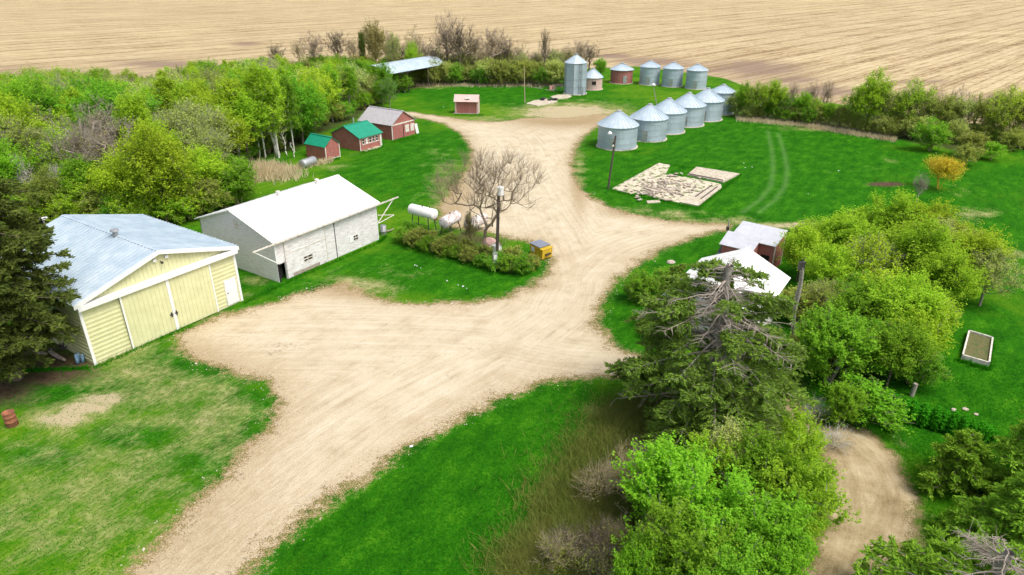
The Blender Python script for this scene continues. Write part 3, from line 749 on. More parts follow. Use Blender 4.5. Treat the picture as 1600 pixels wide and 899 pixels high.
def red_house():
    t = thing('cottage', 'red boarded shed with a green metal roof and a row of broken windows', 'shed', g2(563.4, 236.8), AX)
    L, D, ZE, ZR = 4.2, 5.4, 1.85, 3.1
    w = MB(); w.b(0, L, 0, 0.1, 0, 0.84); w.b(0, L, 0, 0.1, 1.62, ZE); w.b(0, 0.45, 0, 0.1, 0.84, 1.62)
    n = 5; wx = [0.45 + i * 0.66 for i in range(n)]
    for x in wx: w.b(x + 0.46, x + 0.66, 0, 0.1, 0.84, 1.62)
    w.b(wx[-1] + 0.66, L, 0, 0.1, 0.84, 1.62)
    for x in (0, L - 0.1): w.poly([(x, 0.1, 0), (x, D, 0), (x, D, ZE), (x, D / 2, ZR), (x, 0.1, ZE)], (0.1, 0, 0))
    w.b(0, L, D - 0.1, D, 0, ZE); w.build('wall', 'red_boards', t)
    r = MB(); gable_roof(r, 0, L, 0, D, ZE, ZR, 'x', 0.05, 0.3, 0.22, 0.04, 0.02); r.build('roof', 'roof_green', t)
    for i, x in enumerate(wx):
        p = MB().b(x, x + 0.46, 0.05, 0.07, 0.84, 1.62).build('window', 'glass_dark' if i != 1 else 'paper', t)
        f = MB()
        for a in (x, x + 0.42): f.b(a, a + 0.04, -0.03, 0.05, 0.84, 1.62)
        for a in (0.84, 1.2, 1.58): f.b(x, x + 0.46, -0.025, 0.045, a, a + 0.04)
        f.build('frame', 'white_trim_old', p)
    MB().b(0.42, 3.78, -0.04, 0.0, 0.76, 0.83).b(0.42, 3.78, -0.04, 0.0, 1.63, 1.70).build('trim', 'white_trim_old', t)
    MB().b(-0.03, 0.09, -0.04, 0, 0, ZE).build('corner_board', 'white_trim_old', t); MB().b(L - 0.12, L, -0.04, 0, 0, ZE).build('corner_board', 'white_trim_old', t)
    MB().b(3.84, 4.06, -0.05, -0.0, 0.0, 1.6).build('door', 'white_trim_old', t)
    MB().b(0.1, 3.4, -0.7, -0.05, 0, 0.1).build('doorstep', 'concrete_old', t)
    MB().tube((3.95, 5.0, 2.0), (3.95, 5.0, 3.3), 0.1, 0.1, 8).build('flue', 'metal_grey', t)
def red_garage():
    t = thing('garage', 'old red garage with a grey roof, furthest of the three red buildings by the wood', 'garage', g2(613.3, 219.4), AX)
    L, D, ZE, ZR = 5.0, 6.3, 2.2, 3.75
    w = MB(); w.poly([(0, 0, 0), (L, 0, 0), (L, 0, ZE), (L / 2, 0, ZR), (0, 0, ZE)], (0, 0.1, 0)); w.poly([(0, D, 0), (L, D, 0), (L, D, ZE), (L / 2, D, ZR), (0, D, ZE)], (0, 0.1, 0))
    w.b(0, 0.1, 0.1, D, 0, ZE); w.b(L - 0.1, L, 0.1, D, 0, ZE); w.build('wall', 'red_boards', t)
    r = MB(); gable_roof(r, 0, L, 0, D + 0.1, ZE, ZR, 'y', 0.06, 0, 0.2); r.build('roof', 'roof_grey', t)
    MB().b(-0.03, 0.12, -0.04, 0, 0, ZE).b(0.12, L, -0.05, 0, 2.0, 2.18).build('trim', 'white_trim_old', t)
    MB().b(0.14, 2.28, -0.09, -0.01, 0.05, 1.98).build('sliding_door', 'red_boards_upright', t)
    MB().b(2.28, 2.52, -0.02, 0.0, 0.0, 1.98).build('door_gap', 'dark', t)  # black strip over the closed wall, painted as the shade of a gap
    for a, c in ((2.85, 3.65), (4.0, 4.75)):
        MB().b(a, c, -0.04, 0, 0.6, 1.68).build('boarded_window', 'white_trim_old', t)
    MB().box((5.15, -0.1, 0), (0.5, -0.1, 0), (0, 0.05, 0), (-0.25, 0.1, 1.5)).build('leaning_board', 'white_paint', t)
red_hut(); red_house(); red_garage()

# ---- small pink-roofed shed out on the far lawn
def pink_shed():
    t = thing('shed', 'little faded red and pink shed alone on the far lawn', 'shed', g2(711.1, 177.8), rad(-4))
    L, D, ZE, ZR = 4.0, 2.0, 2.2, 3.0
    w = MB(); w.b(0.15, L - 0.2, 0.1, 0.18, 0, ZE - 0.05); w.build('front_wall', 'red_boards_upright', t)
    w = MB()
    for x in (0, L - 0.1): w.poly([(x, 0, 0), (x, D, 0), (x, D, ZE - 0.3), (x, 0.9, ZR - 0.02), (x, 0, ZE)], (0.1, 0, 0))
    w.b(0.1, 0.26, 0.0, 0.1, 0, ZE); w.b(L - 0.3, L - 0.1, 0, 0.1, 0, ZE); w.b(0, L, D - 0.1, D, 0, ZE - 0.35); w.build('end_wall', 'pink_boards', t)
    r = MB(); r.panel((-0.15, -0.3, ZE - 0.2), (L + 0.25, 0, 0), (0, 1.2, 1.0), 0.05); r.panel((L + 0.1, D + 0.15, ZE - 0.45), (-(L + 0.25), 0, 0), (0, -(D + 0.15 - 0.9), 1.27), 0.05); r.build('roof', 'roof_pink', t)
    MB().b(L, L + 0.03, 0.3, 1.0, 0.1, 1.7).build('door', 'white_trim_old', t)
    MB().b(1.8, 2.6, -0.1, 0.3, 2.52, 2.6).build('patch', 'white_paint', t)
    MB().b(-0.3, L + 0.1, -0.3, 0.0, 0, 0.12).build('skid', 'wood_old', t)
pink_shed()

# ---- pole barn with an arched metal roof
def arch_barn():
    t = thing('pole_barn', 'open pole barn with a curved metal roof between the wood and the far lawn', 'pole barn', G(600.5, 117.7, 4)[:2] + (0,), AX)
    L, W_ = 18.2, 6.4
    r = MB(); n = 12
    pr = [(-0.2 + (W_ + 0.4) * i / n, 4.0 + 1.5 * math.sin(math.pi * i / n)) for i in range(n + 1)]
    for i in range(n):
        a, c = pr[i], pr[i + 1]
        r.box((0, a[0], a[1]), (L, 0, 0), (0, c[0] - a[0], c[1] - a[1]), (0, 0, 0.06))
    for x in np.arange(0, L, 0.75):
        for i in range(n):
            a, c = pr[i], pr[i + 1]
            r.box((x, a[0], a[1] + 0.05), (0.05, 0, 0), (0, c[0] - a[0], c[1] - a[1]), (0, 0, 0.04))
    r.build('roof', 'roof_blue', t)
    for x in (0.1, L / 4, L / 2, 3 * L / 4, L - 0.1):
        MB().path([(x, p[0], p[1] - 0.06) for p in pr], 0.05, 5).build('rafter', 'metal_dark', t)
    for x in (0.2, 6.5, 12.6, L - 0.2):
        for y in (0, W_):
            MB().tube((x, y, 0), (x, y, 4.0), 0.10, 0.09, 8).build('post', 'pole_wood', t)
    MB().b(0, L, -0.05, 0.05, 3.85, 3.98).b(0, L, W_ - 0.05, W_ + 0.05, 3.85, 3.98).build('beam', 'pole_wood', t)
arch_barn()

# ---- white roofed house behind the broken spruce, and red shed with two grey roofs
def white_house():
    o = (17.45 - 0.552 * 8.5, 46.9 - 0.834 * 8.5, 0)
    t = thing('house', 'house with a glaring white roof half hidden behind the broken spruce', 'house', o, AX)
    W_, L, ZE, ZR = 6.6, 8.5, 2.6, 4.2
    w = MB(); y = W_ / 2
    for x in (0.3, L - 0.4): w.poly([(x, -y + .3, 0), (x, y - .3, 0), (x, y - .3, ZE), (x, 0, ZR - 0.15), (x, -y + .3, ZE)], (0.1, 0, 0))
    w.b(0.4, L - 0.4, -y + .3, -y + .4, 0, ZE); w.b(0.4, L - 0.4, y - .4, y - .3, 0, ZE)
    w.build('wall', 'white_boards', t)
    r = MB(); gable_roof(r, 0, L, -y, y, ZE, ZR, 'x', 0.08, 0.75, 0.0, 0.04, 0.025); r.build('roof', 'roof_white', t)
    for x in (2.0, 5.5):
        p = MB().b(x, x + 1.0, -y + .27, -y + .3, 1.0, 2.0).build('window', 'glass_dark', t)
        MB().b(x - .06, x + 1.06, -y + .25, -y + .3, .94, 1.0).b(x - .06, x + 1.06, -y + .25, -y + .3, 2.0, 2.06).build('frame', 'white_paint', p)
white_house()
def red_double_shed():
    t = thing('shed', 'dark red shed with two stepped grey metal roofs beside the white roofed house', 'shed', (18.47, 53.9, 0), rad(-38))
    # local x along the roofs' long edge, local y away from the yard camera
    w = MB(); w.b(0.1, 3.7, 0.1, 0.2, 0, 2.35); w.b(0.1, 0.2, 0.2, 2.6, 0, 2.4); w.b(0.1, 3.7, 2.5, 2.6, 0, 2.85)
    w.poly([(3.6, 0.2, 0), (3.6, 2.5, 0), (3.6, 2.5, 2.9), (3.6, 0.2, 2.4)], (0.1, 0, 0)); w.build('wall', 'red_boards', t)
    MB().panel((-0.05, -0.05, 2.42), (3.85, 0, 0), (0, 2.75, 0.6), 0.05, 0.35, 0.04, 0.02).build('roof', 'roof_lilac', t)
    MB().b(3.7, 3.76, 0.1, 0.25, 0, 2.4).build('corner_board', 'white_trim_old', t); MB().b(3.7, 3.76, 2.4, 2.55, 0, 2.85).build('corner_board', 'white_trim_old', t)
    MB().b(-0.1, 2.4, -1.5, -1.4, 0, 2.15).b(-0.1, 0.0, -1.4, 0.05, 0, 2.3).build('annexe_wall', 'red_boards', t)
    w = MB(); w.poly([(2.4, -1.5, 0), (2.4, 0.05, 0), (2.4, 0.05, 2.75), (2.4, -1.5, 2.15)], (-0.1, 0, 0)); w.build('annexe_wall', 'red_boards', t)
    MB().panel((-0.3, -1.65, 2.18), (2.85, 0, 0), (0, 1.72, 0.66), 0.05, 0.35, 0.04, 0.02).build('annexe_roof', 'roof_lilac', t)
    MB().box((2.42, -1.65, 2.05), (0.05, 0, 0), (0, 1.72, 0.66), (0, 0, 0.13)).build('barge_board', 'white_trim_old', t)
    MB().b(2.7, 3.4, 0.07, 0.1, 0.7, 1.5).build('window', 'dark', t)
red_double_shed()
def coop():
    t = thing('lean_to', 'low lean-to with a dark green felt roof between the white house and grey roofed shed', 'lean-to', G(1120, 402, 1.3)[:2] + (0,), rad(0))
    a = Vector(G(1117, 402, 1.2)) - t.location; c = Vector(G(1127, 383.5, 1.6)) - t.location; d = Vector(G(1157, 389, 1.6)) - t.location; e = d + (a - c)
    MB().poly([a, e, d, c], (0, 0, 0.07)).build('roof', 'tar_dark', t)
    w = MB()
    for p in (a, c, d, e): w.tube((p.x, p.y, 0), (p.x, p.y, p.z - 0.02), 0.06, 0.06, 6)
    w.build('post', 'pole_wood', t)
    cx = (a + c + d + e) / 4
    w = MB()
    for p, q in ((a, c), (a, e)):
        p2 = p.lerp(cx, 0.06); q2 = q.lerp(cx, 0.06)
        w.poly([(p2.x, p2.y, 0.0), (q2.x, q2.y, 0.0), (q2.x, q2.y, q2.z - 0.01), (p2.x, p2.y, p2.z - 0.01)], tuple((cx - p).normalized() * 0.06))
    w.build('wall', 'red_boards', t)
coop()

# ---- grain bins
def bin_round(R, Hw, Hr, ribs=26, wallmat='galvanised', roofmat='roof_blue', rd=1.06, door=True, dz=(0.25, 1.7), ang=-110, base='stone'):
    def mk(label, cat, loc, rotz, group, name):
        t = thing(name, label, cat, loc, rotz, group)
        w = MB(); w.lathe([(R, 0.02), (R, Hw)], 64); w.build('wall', wallmat, t, True)
        bd = MB()
        for z in np.arange(0.82, Hw - 0.1, 0.82): bd.lathe([(R + 0.003, z - 0.02), (R + 0.022, z - 0.01), (R + 0.022, z + 0.01), (R + 0.003, z + 0.02)], 64)
        if wallmat.startswith('galv'): bd.build('hoop', 'metal_grey', t)
        r = MB(); r.lathe([(R * rd, Hw - 0.04), (R * rd, Hw + 0.02), (0.32, Hw + Hr)], 64); r.lathe([(R * rd, Hw - 0.04), (R * .98, Hw - 0.02)], 64)
        for k in range(ribs):
            a = 2 * math.pi * (k + .5) / ribs
            d = Vector((math.cos(a), math.sin(a), 0)); p = Vector((-d.y, d.x, 0))
            lo = d * (R * rd) + Vector((0, 0, Hw + 0.015)); hi = d * 0.34 + Vector((0, 0, Hw + Hr - 0.0))
            nrm = (hi - lo).cross(p).normalized(); nrm = nrm if nrm.z > 0 else -nrm
            r.box(lo - p * 0.025, p * 0.05, hi - lo, nrm * 0.055)
        rf = r.build('roof', roofmat, t)
        c = MB(); c.lathe([(0.36, Hw + Hr - 0.06), (0.36, Hw + Hr + 0.16), (0.30, Hw + Hr + 0.2), (0.0, Hw + Hr + 0.22)], 20); c.build('cap', 'metal_grey', rf)
        MB().lathe([(R + 0.22, 0.0), (R + 0.2, 0.07), (R * .9, 0.08)], 40).build('footing', base, t)
        if door:
            a = rad(ang) - rotz; d = Vector((math.cos(a), math.sin(a), 0)); p = Vector((-d.y, d.x, 0))
            o = MB().box(d * (R - 0.04) - p * 0.4 + Vector((0, 0, dz[0])), p * 0.8, d * 0.09, (0, 0, dz[1] - dz[0])).build('door', 'metal_grey', t)
            MB().box(d * (R + 0.05) + p * 0.25 + Vector((0, 0, 0.9)), p * 0.06, d * 0.06, (0, 0, 0.2)).build('handle', 'metal_dark', o)
        return t
    return mk
big = bin_round(2.72, 3.05, 1.72, 28)
spots = [((968, 236), 'nearest galvanised grain bin of the slanting row, beside the leaning pole'),
         ((1017, 223), 'second nearest galvanised bin of the slanting row on the lawn'),
         ((1047, 211), 'third galvanised bin of the slanting row, with two bins of its size behind it'),
         ((1078.5, 200), 'fourth bin of the slanting row, next to last of the five big ones'),
         ((1108, 191), 'fifth big galvanised bin, last before the smaller bin that ends the row')]
G_ROW = 'galvanised grain bins in a slanting row'
first = None
for i, (p, lab) in enumerate(spots):
    g = G(*p); loc = (g[0], g[1] + 2.72, 0)
    if first is None: first = big(lab, 'grain bin', loc, 0, G_ROW, 'grain_bin'); o = first
    else:
        o = copy_tree(first); o['label'] = lab; o.location = loc
    o.scale = (1, 1, 1) if i == 0 else (0.97, 0.97, 1.0)
small = bin_round(2.08, 3.6, 1.0, 22)
g = G(1130.5, 180.5)
s0 = small('narrower taller galvanised bin ending the slanting row, against the trees', 'grain bin', (g[0], g[1] + 2.0, 0), 0, 'small galvanised grain bins', 'grain_bin')
for p, lab in (((1017, 134), 'small galvanised bin in the far row of three, next to the round red bin'), ((1053, 137), 'middle bin of the three small galvanised bins at the field edge'),
               ((1090.5, 140.5), 'small galvanised bin in the far row, nearest the slanting row of big bins')):
    g = G(*p); o = copy_tree(s0); o.location = (g[0], g[1] + 2.1, 0); o['label'] = lab
redb = bin_round(2.33, 2.75, 1.1, 18, 'red_boards_upright', 'roof_blue', 1.1, ang=-80)
g = G(973, 131.8); redb('round red wooden bin with a grey metal cone roof, standing alone', 'grain bin', (g[0], g[1] + 2.3, 0), 0, None, 'wooden_bin')
redc = bin_round(1.95, 2.35, 1.5, 18, 'pink_boards', 'roof_blue', 1.1, ang=-88, dz=(1.1, 1.75))
g = G(927, 141.5); t = redc('faded pink round wooden bin tucked behind the tall metal silo', 'grain bin', (g[0], g[1] + 1.9, 0), 0, None, 'wooden_bin')
for ch in t.children:
    if ch.name.startswith('door'): ch.data.materials.clear(); ch.data.materials.append(MATS['dark'])
# tall silo, eight sides
g = G(899.5, 149)
t = thing('silo', 'tall galvanised silo with a ladder and pointed roof', 'silo', (g[0], g[1] + 2.0, 0), rad(9))
R8 = 2.15
def oct_(r, z): return [(r * math.cos(rad(22.5 + 45 * k)), r * math.sin(rad(22.5 + 45 * k)), z) for k in range(8)]
w = MB(); i0 = oct_(R8, 0); i1 = oct_(R8, 5.85)
w.v += [Vector(p) for p in i0 + i1]; w.f += [(k, (k + 1) % 8, 8 + (k + 1) % 8, 8 + k) for k in range(8)]
w.build('wall', 'galvanised_tall', t)
c = MB()
for k in range(8): c.tube(i0[k], i1[k], 0.05, 0.05, 5)
for z in (1.45, 2.9, 4.4, 5.7):
    q = oct_(R8 + 0.02, z)
    for k in range(8): c.tube(q[k], q[(k + 1) % 8], 0.035, 0.035, 4)
c.build('hoop', 'metal_grey', t)
r = MB(); q = oct_(R8 * 1.06, 5.83); i = len(r.v); r.v += [Vector(p) for p in q] + [Vector((0, 0, 7.35))]; r.f += [(k, (k + 1) % 8, 8) for k in range(8)]
for k in range(8): r.tube(q[k], (0, 0, 7.37), 0.04, 0.04, 4)
rf = r.build('roof', 'roof_blue', t)
MB().lathe([(0.3, 7.2), (0.3, 7.5), (0, 7.55)], 12).build('cap', 'metal_grey', rf)
l = MB()
dl = Vector((math.cos(rad(-81 - 9 + 9)), math.sin(rad(-81 - 9 + 9)), 0)); pl = Vector((-dl.y, dl.x, 0))
for s_ in (-0.22, 0.22): l.tube(dl * 2.2 + pl * s_, dl * 2.2 + pl * s_ + Vector((0, 0, 5.9)), 0.03, 0.03, 5)
for z in np.arange(0.4, 5.9, 0.32): l.tube(dl * 2.2 - pl * 0.22 + Vector((0, 0, z)), dl * 2.2 + pl * 0.22 + Vector((0, 0, z)), 0.02, 0.02, 4)
l.build('ladder', 'metal_dark', t)
MB().tube((1.0, -2.3, 0), (1.2, -2.0, 1.3), 0.12, 0.12, 8).tube((1.7, -2.0, 0), (1.6, -1.8, 1.6), 0.08, 0.08, 8).build('spout', 'metal_grey', t)
MB().lathe([(2.5, 0.0), (2.45, 0.08), (1.9, 0.09)], 8).build('footing', 'concrete_white', t)

# ------------------------------------------------------------------ tanks, poles, yard objects
def fuel_tank(label, pa, pb, z, r, mat, legs=True, group=None):
    A_ = Vector(G(pa[0], pa[1], z)); B_ = Vector(G(pb[0], pb[1], z)); mid = (A_ + B_) / 2
    d = B_ - A_; L = d.length
    t = thing('fuel_tank', label, 'fuel tank', (mid.x, mid.y, 0), math.atan2(d.y, d.x), group)
    b_ = MB(); n = 20
    prof = [(0.0, -L / 2 - 0.10), (r * .6, -L / 2 - 0.08), (r * .93, -L / 2 - 0.03), (r, -L / 2 + 0.04), (r, L / 2 - 0.04), (r * .93, L / 2 + 0.03), (r * .6, L / 2 + 0.08), (0, L / 2 + 0.10)]
    b_.lathe(prof, n)
    b_.v = [Vector((v.z, v.x, v.y + z)) for v in b_.v]
    b_.f = [tuple(reversed(f)) for f in b_.f] if False else b_.f
    b_.build('tank', mat, t, True)
    MB().tube((0, 0, z + r - 0.02), (0, 0, z + r + 0.14), 0.06, 0.06, 8).tube((L * .3, 0, z + r - 0.02), (L * .3, 0, z + r + 0.10), 0.04, 0.04, 8).build('filler_cap', 'metal_dark', t)
    if legs:
        for sx in (-1, 1):
            for sy in (-1, 1):
                MB().tube((sx * L * .38, sy * r * 1.05, 0), (sx * L * .32, sy * r * .7, z - r * .5), 0.045, 0.045, 6).build('leg', 'metal_dark', t)
        MB().tube((-L * .35, -r * .9, z * .35), (L * .35, -r * .9, z * .35), 0.03, 0.03, 5).tube((L / 2 - .1, 0, z - r), (L / 2 + .25, 0, z - r - .35), 0.03, 0.03, 5).build('brace', 'metal_dark', t)
    return t
fuel_tank('clean white fuel tank on a stand at the hedge end nearest the barn', (642.5, 326.5), (679, 335.5), 1.75, 0.52, 'tank_white')
fuel_tank('rust stained white fuel tank on legs, middle one of the three tanks', (693, 349), (714, 337.5), 1.35, 0.55, 'tank_rusty')
fuel_tank('most rusted pinkish fuel tank, closest to the bare tree', (731, 352), (757, 341), 1.05, 0.5, 'tank_rusty')
fuel_tank('empty galvanised tank lying on grass before the small red hut', (472, 257), (490.5, 250.5), 0.55, 0.55, 'metal_grey', False)

g = G(768, 397)
t = thing('pump_hut', 'tiny white hut with a rusty rounded roof under the bare tree', 'pump hut', (g[0], g[1] + 0.5, 0), rad(28))
pr = [(-.7, 0), (-.7, .65), (-.5, .95), (0, 1.12), (.5, .95), (.7, .65), (.7, 0)]
MB().poly([(x, -.6, z) for x, z in pr], (0, 1.2, 0)).build('wall', 'tank_white', t)
r = MB()
for i in range(1, 5): r.box((pr[i][0], -.68, pr[i][1] + .005), (pr[i + 1][0] - pr[i][0], 0, pr[i + 1][1] - pr[i][1]), (0, 1.36, 0), (0, 0, .05))
r.build('roof', 'rust_roof', t)
MB().b(-.35, -.05, -.62, -.6, .15, .8).build('door', 'dark', t)

def pole(name, label, base, top, r0, r1, mat, lean_px=0.0, h=None, cat='pole', group=None):
    g = G(*base); hh = h or HT(base[1], top[1])
    # sideways offset of the tip so that the pole leans as seen
    xv = 800 + (base[0] - 800) * (2686 - top[1]) / (2686 - base[1])
    gt = G(top[0], top[1], hh); gv = G(xv, top[1], hh)
    t = thing(name, label, cat, (g[0], g[1], 0), 0, group)
    tip = Vector((gt[0] - gv[0], 0, hh))
    MB().tube((0, 0, -0.1), tip, r0, r1, 10).build('shaft', mat, t)
    return t, tip
t, tip = pole('yard_pole', 'yard light pole with a white lamp head, beside the bare tree', (776, 416), (779, 296), 0.14, 0.10, 'pole_wood', h=6.9)
MB().tube(tip + Vector((0.16, -0.1, -0.55)), tip + Vector((0.16, -0.1, 0.1)), 0.26, 0.26, 14).tube(tip + Vector((0.16, -0.1, 0.1)), tip + Vector((0.16, -0.1, 0.2)), 0.14, 0.1, 10).build('transformer', 'white_paint', t)
MB().b(-0.25, -0.05, -0.28, -0.12, 1.0, 1.9).build('meter_box', 'metal_grey', t)
MB().tube((0.12, -0.12, 0.0), (tip.x + 0.1, -0.12, 6.3), 0.025, 0.025, 5).build('conduit', 'metal_dark', t)
t = thing('meter_post', 'thin metal post carrying a pale meter box in front of the yard pole', 'meter post', g2(774, 424))
MB().tube((0, 0, 0), (0, 0, 1.2), 0.035, 0.035, 6).build('post', 'metal_grey', t)
MB().b(-0.2, 0.2, -0.1, 0.1, 0.75, 1.65).build('box', 'metal_grey', t)
MB().b(-0.12, 0.12, -0.125, -0.1, 1.1, 1.5).build('dial', 'white_paint', t)

t, tip = pole('leaning_pole', 'dark leaning wooden pole with a yard lamp before the nearest grain bin', (950, 295), (962, 212), 0.13, 0.10, 'pole_wood')
a = MB(); a.path([tip + Vector((0, 0, -.15)), tip + Vector((-.45, 0, .15)), tip + Vector((-.62, 0, .28))], 0.03, 5); a.build('arm', 'metal_grey', t)
l = MB(); l.lathe([(0.02, .36), (.12, .32), (.24, .15), (.26, .06), (.10, .0), (0, .0)], 16, tip.x - .66, 0, tip.z + 0.12); l.build('lamp', 'white_paint', t, True)
MB().b(tip.x - .28, tip.x - .02, -.12, .06, tip.z - 1.15, tip.z - .75).build('switch_box', 'metal_dark', t)
MB().b(tip.x - .30, tip.x - .14, -.16, -.12, tip.z - 1.2, tip.z - 1.0).build('insulator', 'white_paint', t)

t, tip = pole('yard_pole', 'thin grey pole with a round white lamp behind the slanting row of bins', (1029, 182), (1021, 134), 0.09, 0.06, 'pole_grey')
l = MB(); l.lathe([(0.02, .36), (.16, .32), (.34, .12), (.34, .04), (.12, .0), (0, .0)], 16, tip.x, 0, tip.z); l.build('lamp', 'white_paint', t, True)
t, tip = pole('pole', 'slim pole on the far lawn beside the pale concrete pads', (820, 161), (819, 104), 0.10, 0.07, 'twig_tan')
t, tip = pole('pole', 'grey pole beside the red shed with stepped grey roofs', (1136, 399), (1139, 345), 0.07, 0.06, 'pole_grey')
MB().b(tip.x - 0.12, tip.x + 0.1, -0.1, 0.1, tip.z - 0.9, tip.z - 0.55).build('bracket', 'metal_dark', t)

# tall broken utility pole with knotty bark at the right
g = G(1233, 556)
t = thing('utility_pole', 'broken grey wooden pole with a black bracket on top, right of the spruce', 'utility pole', (g[0], g[1], 0))
tp = Vector(G(1253, 418, 6.9)) - Vector((g[0], g[1], 0))
ps = [Vector((0, 0, -0.1)).lerp(tp, k) + Vector((0.07 * math.sin(k * 9), 0, 0)) for k in (0, .25, .5, .62, .7, .85, 1.0)]
MB().path(ps, [.14, .13, .12, .13, .15, .12, .11], 10).build('shaft', 'pole_grey', t)
MB().box(tp + Vector((-.2, -.08, -.15)), (.34, 0, 0), (0, .2, 0), (0, 0, .5)).tube(tp + Vector((-.1, 0, .3)), tp + Vector((.1, 0, .65)), .05, .02, 6).build('bracket', 'metal_dark', t)
MB().tube(ps[3] + Vector((0, 0, .1)), ps[3] + Vector((-.45, -.2, .35)), .05, .03, 6).build('stub', 'pole_grey', t)

# yellow skip
g = G(847, 408)
t = thing('dumpster', 'mustard yellow dumpster with a grey lid at the end of the hedge', 'dumpster', (g[0], g[1], 0), rad(-57))
# local x runs back along the long side
b_ = MB()
b_.poly([(-1.55, 0, .12), (0, 0, .12), (0.05, 0, 1.02), (-1.6, 0, 1.15)], (0, 1.15, 0))
for x in (-1.4, -1.0, -.6, -.2): b_.b(x, x + .07, -.05, 0, .15, 1.0)
b_.b(-1.62, .08, -.06, 1.21, .96, 1.04)
t.rotation_euler = (0, 0, rad(-50))
b_.build('body', 'skip_yellow', t)
MB().box((-1.62, -.05, 1.17), (1.35, 0, -.06), (0, 1.25, 0), (0, 0, .05)).build('lid', 'skip_lid', t)
MB().b(-1.35, -.95, -.075, -.055, .55, .95).build('sign', 'paper', t)
MB().b(.05, .2, .3, .85, .45, .58).build('lift_bracket', 'metal_dark', t)
for x in (-1.45, -.15):
    for y in (.1, 1.0): MB().b(x - .08, x + .08, y - .05, y + .05, 0, .13).build('foot', 'metal_dark', t)

# rusty barrel
g = G(16, 668)
t = thing('barrel', 'rusty steel barrel standing on the grass at the left edge', 'barrel', (g[0], g[1] + .2, 0))
MB().lathe([(.30, 0), (.31, .02), (.295, .28), (.315, .30), (.295, .32), (.295, .58), (.315, .60), (.295, .62), (.30, .86), (.31, .88), (.28, .88), (.27, .5), (0, .5)], 24).build('drum', 'rust', t, True)

# logs, blue rag and dark junk along the shed's flank
def log(name, label, cat, a, c, r, mat='wood_log', z=.15, group=None, fork=True):
    A_ = Vector(G(*a)); B_ = Vector(G(*c)); A_.z = z; B_.z = z * .8
    t = thing(name, label, cat, (A_.x, A_.y, 0), 0, group)
    d = B_ - A_; q = [Vector((0, 0, z)) + d * k + Vector((math.sin(k * 7 + a[0]) * .08, math.cos(k * 5) * .06, .03 * math.sin(k * 9))) for k in (0, .25, .5, .75, 1)]
    b_ = MB(); b_.path(q, [r * .7, r, r * .95, r * .8, r * .55], 8)
    if fork: b_.tube(q[3], q[3] + Vector((.3, -.35, .12)), r * .5, r * .25, 6); b_.tube(q[1], q[1] + Vector((-.25, .3, .25)), r * .4, r * .2, 6)
    b_.build('trunk', mat, t, True)
    return t
log('log', 'bleached branched log under the left spruce', 'log', (44, 543), (72, 556), .16)
log('log', 'pale knotty log beside the blue rag by the yellow shed', 'log', (79, 553), (104, 566), .15)
log('log', 'thin dark pole leaning along the foot of the yellow shed', 'log', (92, 534), (122, 553), .07, 'pole_wood', .3, None, False)
g = G(127, 566); t = thing('blue_rag', 'crumpled blue rag hung on a stick by the corner of the yellow shed', 'rag', (g[0], g[1], 0), .4)
r_ = random.Random(4)
b_ = MB()
for i in range(7):
    x, y = r_.uniform(-.25, .2), r_.uniform(-.2, .2)
    b_.tube((x, y, .04), (x + r_.uniform(-.05, .12), y + .05, .45 + r_.uniform(0, .25)), .10, .05, 6)
b_.build('cloth', 'blue_cloth', t, True)
g = G(108, 548); t = thing('scrap_pile', 'dark pile of scrap boards against the shaded side of the yellow shed', 'scrap pile', (g[0], g[1], 0), .3)
b_ = MB()
for i in range(14):
    a = r_.uniform(0, 3.1); L_ = r_.uniform(.4, 1.3); x, y, z = r_.uniform(-.9, .6), r_.uniform(-.3, .5), r_.uniform(.02, .3)
    b_.box((x, y, z), (math.cos(a) * L_, math.sin(a) * L_, r_.uniform(-.1, .3)), (-math.sin(a) * .14, math.cos(a) * .14, 0), (0, 0, .03))
b_.build('boards', 'pole_wood', t)

# raised garden bed
c_ = [Vector(G(*p)) for p in ((1501, 561), (1545, 573.5), (1550.5, 533), (1511.5, 521.5))]
o = sum(c_, Vector()) / 4
t = thing('garden_bed', 'white framed raised garden bed full of dead weeds on the lawn', 'garden bed', tuple(o))
q = [c - o for c in c_]
for i in range(4):
    a, c = q[i], q[(i + 1) % 4]; n = Vector((-(c - a).y, (c - a).x, 0)).normalized() * .10
    b_ = MB().box(a, c - a, n, (0, 0, .32))
    b_.build('board', 'white_trim_old', t)
MB().poly([p * .93 for p in q], (0, 0, .2)).build('soil', 'weeds_dead', t)
g = G(1424, 618.5); t = thing('post', 'short grey stump post behind the clipped hedge', 'post', (g[0], g[1], 0))
MB().tube((0, 0, 0), (.06, 0, .85), .14, .13, 10).build('shaft', 'pole_grey', t)
for i, (p, s_, lab) in enumerate((((1490, 641), .13, 'pale flat rock behind the right end of the clipped hedge'), ((1508, 640), .14, 'grey rock between two paler ones by the hedge end'), ((1525, 648), .10, 'small white rock furthest along the hedge end'), ((1048, 411), .30, 'pale flat rock at the gravel edge left of the white roofed house'))):
    g = G(*p); b_ = MB(); rr = random.Random(i)
    b_.lathe([(0, .0), (s_, .0), (s_ * 1.1, s_ * .3), (s_ * .75, s_ * .65), (0, s_ * .75)], 9)
    for v in b_.v: v.x *= rr.uniform(.85, 1.3); v.y *= rr.uniform(.8, 1.2)
    o = b_.build('rock', 'stone'); o.location = (g[0], g[1], 0); tag(o, lab, 'rock')

